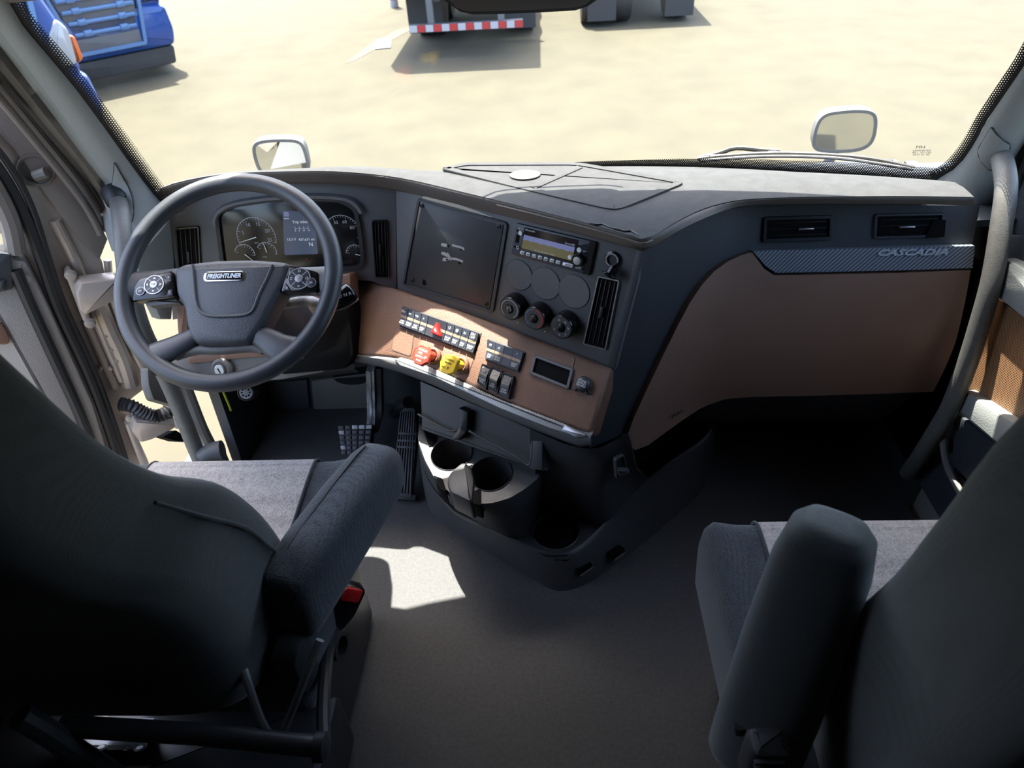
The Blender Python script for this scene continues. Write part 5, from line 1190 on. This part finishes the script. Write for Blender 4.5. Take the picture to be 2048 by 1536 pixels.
m = MB(); m.tube(smooth([bkp[2] + V((0, 0, .0)), at(655, 1310, Y=.64), at(648, 1380, Y=.55), at(646, 1440, Y=.49), at(648, 1492, Y=.445)], 4), .0105, 10); m.build('buckle_stalk', 'seat_frame', ds)
kf = Fr(at(602, 1335, Y=.56), (0, 1, 0), (1, -.25, 0)); m = MB(); m.prism(kf, rpoly([(-.02, -.05), (.03, -.045), (.035, .04), (.01, .055), (-.02, .04)], .02), -.03, .01, .008); m.build('recline_handle', 'seat_frame', ds)
kf = Fr(at(676, 1290, Y=.74), (0, 1, 0), (1, -.25, 0)); m = MB(); m.ring(kf, circ(0, 0, .028, 24, .034), .010, -.02, .01); m.build('side_knob', 'seat_frame', ds)

ps_ = thing('passenger_seat', 'dark passenger seat with light grey cushion panel at the right edge', 'seat', (.6, .6, 0))
seat_cushion(ps_, .565, .285, .42, .905, .505, .17, .185)
seat_back(ps_, .585, [(.40, .20, .55, .36), (.46, .22, .56, .33), (.60, .23, .53, .31), (.75, .242, .51, .29), (.90, .236, .47, .265), (1.03, .235, .445, .245), (1.17, .232, .42, .225), (1.30, .21, .365, .205), (1.40, .17, .34, .20), (1.43, .11, .32, .22)])
lab(arm('armrest', ps_, (V((.268, .455, .535)), V((.330, .555, .90))), .12, .125, 'cloth_back', False), 'raised cloth armrest folded up beside the backrest')
m = MB(); m.box(at(1530, 1512, Y=.40), (.05, .04, .08), .012); lt = m.build('arm_latch', 'seat_frame', ps_)
for k in range(4):
    m = MB(); p = at(1530, 1488 + k * 9, Y=.40); m.box(p + V((0, -.021, .0)), (.036, .006, .0035), .001); m.build('latch_rib', 'seat_frame', lt)
m = MB(); m.tube(smooth([at(x, y, Y=.44) for x, y in ((1480, 1450), (1474, 1500), (1470, 1560), (1468, 1620))], 3), .007); m.build('latch_cable', 'black', ps_)
m = MB(); m.box((.57, .62, .18), (.42, .46, .34), .02); m.build('seat_base', 'seat_frame', ps_)

# ================================================================== GRAB HANDLES
gh = thing('grab_handle', 'long grey grab handle on the right pillar beside the passenger door', 'grab handle', at(1995, 300, X=.95))
m = MB(); m.tube(smooth([at(x, y, X=X) for x, y, X in ((1992, 288, 1.0), (1998, 302, .965), (2008, 335, .945), (2012, 380, .935), (2003, 450, .93), (1985, 555, .93), (1962, 640, .93), (1932, 735, .93), (1900, 815, .93), (1868, 868, .935), (1838, 915, .95), (1815, 945, .97))], 5), .0205, 16); m.build('tube', 'handle_grey', gh, 60)
m = MB(); p = at(1994, 290, X=.98); m.lathe(Fr(p, (0, 1, 0), V((-.5, -.6, -.5))), 0, 0, [(.028, -.03), (.028, .0), (.024, .006), (.021, .004)], 24, cap=False); m.build('collar', 'seal_rubber', gh)
gl_ = thing('grab_handle', 'grey grab handle on the left pillar behind the steering wheel', 'grab handle', at(240, 405, X=-.95))
m = MB(); m.tube(smooth([at(x, y, X=X) for x, y, X in ((236, 398, -.975), (239, 415, -.95), (244, 450, -.93), (248, 500, -.92), (258, 570, -.92), (285, 660, -.92), (325, 740, -.92), (352, 800, -.92), (378, 865, -.92), (402, 925, -.92), (420, 970, -.93))], 5), .0195, 16); m.build('tube', 'handle_grey', gl_, 60)
m = MB(); p = at(237, 402, X=-.965); m.lathe(Fr(p, (0, 1, 0), V((.5, -.6, -.5))), 0, 0, [(.027, -.03), (.027, .0), (.023, .006), (.020, .004)], 24, cap=False); m.build('collar', 'seal_rubber', gl_)
m = MB(); m.tube(smooth([at(x, y, X=X) for x, y, X in ((405, 918, -.90), (425, 905, -.875), (445, 900, -.85))], 4), .026, 14); m.build('foot_boot', 'panel_dark', gl_)

# ================================================================== OUTSIDE, NEAR
mr0 = None
def hood_mirror(px, Dm, name, label, sgn):
    root = thing(name, label, 'mirror', at(*px[0], D=Dm), 'mirrors on the hood'); c = at(sum(p[0] for p in px) / len(px), sum(p[1] for p in px) / len(px), D=Dm)
    f = Fr(c, CR, (CAM - c)); f = Fr(c, (1, -.16 * sgn, 0), V((-.16 * sgn, -1, .02)))
    p = rpoly(f.pts(px), .05, 6)
    mm = MB(); mm.prism(f, p, -.07, .0, .015); mm.build('housing', 'truck_grey', root)
    mm = MB(); mm.ring(f, inset(p, -.004), .014, -.01, .006); mm.build('mirror_frame', 'handle_grey', root)
    mm = MB(); mm.prism(f, inset(p, .010), .0, .003); mm.build('mirror_glass', 'mirror_glass', root, 0)
    mm = MB(); mm.tube(smooth([f.P(0, -.05, -.05), f.P(-.06 * sgn, -.2, -.02), f.P(-.2 * sgn, -.42, .05)], 4), .022); mm.build('stalk', 'truck_grey', root)
    return root
hood_mirror([(1640, 228), (1700, 220), (1742, 221), (1755, 235), (1748, 285), (1720, 302), (1660, 305), (1628, 300), (1624, 280)], 3.0, 'hood_mirror', 'rounded hood mirror outside the right half of the windshield', 1)
hood_mirror([(512, 282), (560, 278), (600, 280), (612, 300), (622, 350), (560, 362), (520, 350), (504, 300)], 3.0, 'hood_mirror', 'hood mirror peeking over the dashboard above the steering wheel', -1)
wp = thing('windshield_wiper', 'pale grey wiper resting along the lower right of the windshield', 'wiper', at(1600, 310, Y=1.80))
def wpt(x, y, o=-.03): return hitW(x, y, o)
m = MB(); m.tube(smooth([wpt(x, y) for x, y in ((1395, 318), (1450, 312), (1550, 307), (1650, 310), (1740, 318), (1828, 336))], 4), .0055, 8); m.build('blade', 'blade_metal', wp)
m = MB(); m.tube(smooth([wpt(x, y, -.022) for x, y in ((1400, 322), (1500, 314), (1600, 313), (1700, 319), (1826, 339))], 4), .004, 8); m.build('rubber_strip', 'truck_grey', wp)
m = MB(); m.tube(smooth([wpt(x, y, -.045) for x, y in ((1400, 315), (1440, 306), (1472, 296), (1520, 300), (1560, 303))], 3), .006, 8); m.build('arm', 'blade_metal', wp)
for x, y in ((1425, 312), (1545, 305), (1580, 306), (1705, 312), (1775, 322)):
    m = MB(); m.box(wpt(x, y, -.035), (.022, .012, .008), .003); m.build('bracket', 'blade_metal', wp)
hs = thing('camera_housing', 'dark camera housing behind the top centre of the windshield', 'camera', hitW(1040, 0, .02))
P = [hitW(x, y, .012) for x, y in ((905, -30), (908, -6), (918, 6), (938, 13), (1000, 12), (1080, 9), (1150, 5), (1170, -2), (1180, -12), (1182, -40))]
m = MB(); m.loops([[P[i] for i in range(len(P))], [p + V((0, -.05, .0)) for p in P], [p + V((0, -.09, .05)) for p in P]]); m.build('housing', 'black', hs)
m = MB(); m.tube(smooth([p + V((0, -.006, 0)) for p in P], 3), .004, 8); m.build('chrome_edge', 'badge_silver', hs)

# ================================================================== OUTSIDE, FAR
def truck(root, f, L=7.0):
    """front of a highway tractor in its own frame: u across, v up, n towards the viewer"""
    def blk(px, h0, h1, name, m1, r=.05, bev=.03, parent=root):
        mm = MB(); mm.prism(f, rpoly(px, r), h0, h1, bev); return mm.build(name, m1, parent, 40)
    blk([(-.94, .40), (.94, .40), (1.0, .62), (.97, .98), (.62, 1.02), (-.62, 1.02), (-.97, .98), (-1.0, .62)], -.6, .0, 'bumper', 'truck_blue', .08, .10)
    blk([(-.44, .50), (.44, .50), (.46, .72), (-.46, .72)], -.02, .02, 'lower_grille', 'truck_grey', .03, .01)
    blk([(-.88, .14), (.88, .14), (.92, .40), (-.92, .40)], -.5, -.08, 'air_dam', 'truck_dark', .05, .02)
    blk([(-.96, .95), (.96, .95), (.92, 1.45), (.76, 2.05), (-.76, 2.05), (-.92, 1.45)], -1.9, -.06, 'hood', 'truck_blue', .12, .12)
    gr = blk([(-.46, .72), (.46, .72), (.70, 1.95), (-.70, 1.95)], -.15, .0, 'grille', 'truck_grey', .04, .02)
    for i in range(8):
        y = .78 + i * .15; wx = .45 + .23 * i / 8
        mm = MB(); mm.prism(f, rrect(0, y, wx * 2, .055, .015), -.02, .04, .012); mm.build('grille_bar', 'truck_blue_light', gr)
        for sx in (-.26, .26):
            mm = MB(); mm.prism(f, rrect(sx * (1 + .1 * i), y + .006, .12, .085, .015), -.02, .05, .012); mm.build('grille_clip', 'truck_blue_light', gr)
    mm = MB(); mm.ring(f, rpoly([(-.50, .50), (.50, .50), (.78, 2.0), (-.78, 2.0)], .05), .05, -.05, .05); mm.build('grille_surround', 'truck_blue_light', root)
    for s in (-1, 1):
        blk([(s * .92, 1.06), (s * .66, 1.06), (s * .74, 1.38), (s * .88, 1.52), (s * .96, 1.40)], -.4, -.04, 'headlamp', 'lamp_clear', .06, .04)
        blk([(s * 1.0, 1.10), (s * .93, 1.06), (s * .95, 1.34), (s * 1.0, 1.32)], -.6, -.10, 'side_lamp', 'lamp_amber', .03, .02)
        mm = MB(); A = [rad(a) for a in range(0, 181, 15)]; cz = V((s * 1.0, .5))
        mm.loops([[f.P(s * .98, .5 + .62 * sin(a), -1.15 + .62 * cos(a)) for a in A] + [f.P(s * .98, .5 + .50 * sin(a), -1.15 + .50 * cos(a)) for a in A[::-1]], [f.P(s * .66, .5 + .62 * sin(a), -1.15 + .62 * cos(a)) for a in A] + [f.P(s * .66, .5 + .50 * sin(a), -1.15 + .50 * cos(a)) for a in A[::-1]]]); mm.build('fender', 'truck_blue', root)
        mm = MB(); mm.lathe(Fr(f.P(s * .86, .5, -1.15), f.n, f.u * s), 0, 0, [(.25, -.16), (.48, -.15), (.5, -.1), (.5, .1), (.48, .14), (.30, .15), (.28, .08), (.1, .12)], 28); mm.build('wheel', 'truck_dark', root)
        blk([(s * .99, 2.1), (s * 1.0, 2.1), (s * 1.0, 2.75), (s * .99, 2.75)], -2.2, -2.05, 'door_mirror', 'truck_dark', .03, .02)
    blk([(-.97, .95), (.97, .95), (.97, 2.9), (.88, 3.6), (-.88, 3.6), (-.97, 2.9)], -4.4, -2.0, 'cab', 'truck_blue', .10, .08)
    blk([(-.9, 2.05), (.9, 2.05), (.84, 2.85), (-.84, 2.85)], -2.02, -1.97, 'windshield', 'black_gloss', .08, .01)
def tfr(corner, ang, half=1.0):   # frame whose right front corner on the ground is at 'corner'
    u = V((cos(ang), sin(ang), 0)); n = V((sin(ang), -cos(ang), 0)); return Fr(corner - u * half, u, n)
r1_ = at(378, 142, Z=GZ); bt = thing('truck', 'blue tractor truck with a silver blue grille parked beyond the left pillar', 'truck', r1_)
truck(bt, tfr(r1_, rad(43)))
u2 = V((cos(rad(43)), sin(rad(43)), 0)); r2g = at(119, 104, Z=.02) + u2 * .22; r2g.z = GZ; bt2 = thing('truck', 'second blue truck, half hidden by the left pillar, nearer than the other', 'truck', r2g)
truck(bt2, tfr(r2g, rad(43)))
# trailer ahead
tl = thing('trailer', 'grey trailer rear with a red and white striped bumper bar', 'trailer', at(930, 55, Z=GZ))
tL = at(818, 60, Z=GZ + .45); tR = at(1046, 46, Z=GZ + .45); y0 = (tL.y + tR.y) / 2; wdt = tR.x - tL.x; xm = (tL.x + tR.x) / 2; seg = 14
TB = Fr(V((xm, y0, GZ + .45)), (1, (tR.y - tL.y) / wdt, 0), (0, -1, 0))
m = MB(); m.prism(TB, rrect(0, 0, wdt, .11, .01), -.1, 0, .005); bb_ = m.build('bumper_bar', 'trailer_grey', tl)
for i in range(seg):
    m = MB(); x0 = -wdt / 2 + wdt * i / seg; m.prism(TB, [(x0 + .004, -.05), (x0 + wdt / seg - .004, -.05), (x0 + wdt / seg - .004, .05), (x0 + .004, .05)], 0, .004); m.build('tape_stripe', 'tape_white' if i % 2 == 0 else 'tape_red', bb_)
bx0, bx1 = -2.62, -.47; TH = (y0 - 11.15) / KY
m = MB(); m.prism(Fr((0, y0, GZ), (1, 0, 0), (0, -1, 0)), [(bx0 + .06, 1.05), (bx1, 1.05), (bx1, TH), (bx0 + .12, TH), (bx0, TH - .5)], -9, 0, .02); m.build('box_body', 'trailer_grey', tl)  # unseen body, shaped so its cast shadow lands on the yard ahead
for sx in (-1, 1):
    m = MB(); m.box((xm + sx * .45, y0 + 4.6, GZ + .95), (.14, 9.0, .3), .01); m.build('frame_rail', 'truck_dark', tl)
    m = MB(); m.box((xm + sx * .55, y0 + .12, GZ + .8), (.1, .12, .7), .01); m.build('bumper_post', 'truck_grey', tl)
    for yy in (1.9, 3.2):
        m = MB(); m.lathe(Fr(V((xm + sx * .78, y0 + yy, GZ + .5)), (0, 1, 0), (sx, 0, 0)), 0, 0, [(.2, -.26), (.48, -.25), (.5, -.2), (.5, .2), (.48, .25), (.3, .26), (.28, .15), (.1, .18)], 28); m.build('wheel', 'truck_dark', tl)
    m = MB(); m.box((xm + sx * .78, y0 + 1.1, GZ + .55), (.6, .02, .75), 0); m.build('mud_flap', 'truck_dark', tl)
# dark running gear of another trailer to the right
t2_ = thing('trailer', 'wheels of a second trailer standing right of the striped one', 'trailer', at(1260, 30, Z=GZ))
for i, (x, y) in enumerate(((1185, 46), (1235, 43), (1350, 34))):
    p = at(x, y, Z=GZ); m = MB(); m.lathe(Fr(p + V((0, .1, .5)), (0, 1, 0), (1, 0, 0)), 0, 0, [(.2, -.22), (.48, -.21), (.5, -.16), (.5, .16), (.48, .21), (.3, .22), (.28, .12), (.1, .15)], 28); m.build('wheel', 'truck_dark', t2_)
pa = at(1165, 48, Z=GZ); pb = at(1375, 34, Z=GZ)
m = MB(); m.box(((pa.x + pb.x) / 2, pa.y + 1.2, GZ + .62), (pb.x - pa.x, .14, .14), .01); m.build('axle', 'truck_dark', t2_)
m = MB(); m.box(((pa.x + pb.x) / 2, pa.y + 2.6, GZ + 1.25), (pb.x - pa.x + .1, 5.6, .5), .02); m.build('body', 'truck_grey', t2_)
for x, y in ((1200, 46), (1350, 36)):
    p = at(x, y, Z=GZ) + V((0, -.35, .45)); m = MB(); m.box(p, (.5, .02, .7), .0); m.build('mud_flap', 'truck_dark', t2_)
rp_ = thing('marker_post', 'short red and white post at the top edge left of the trailer', 'post', at(789, 14, Z=GZ))
p = at(789, 14, Z=GZ); m = MB(); m.lathe(Fr(p, (1, 0, 0), (0, 0, 1)), 0, 0, [(.09, 0), (.09, .10), (.085, .14)], 16); m.build('foot', 'tape_white', rp_)
m = MB(); m.lathe(Fr(p, (1, 0, 0), (0, 0, 1)), 0, 0, [(.085, .14), (.085, .9), (.04, .95)], 16); m.build('shaft', 'tape_red', rp_)
f3 = at(765, 90, Z=GZ); m = MB(); m.prism(Fr(f3 + V((0, 0, .01)), (1, .3, 0), (0, 0, 1)), [(-.16, -.3), (.1, -.34), (.17, .1), (.12, .42), (-.05, .38), (-.14, .05)], 0, .012, .004)
tag(m.build('paper_scrap', 'tape_white', None), 'white scrap of paper lying on the yard beside the pale line', 'paper')
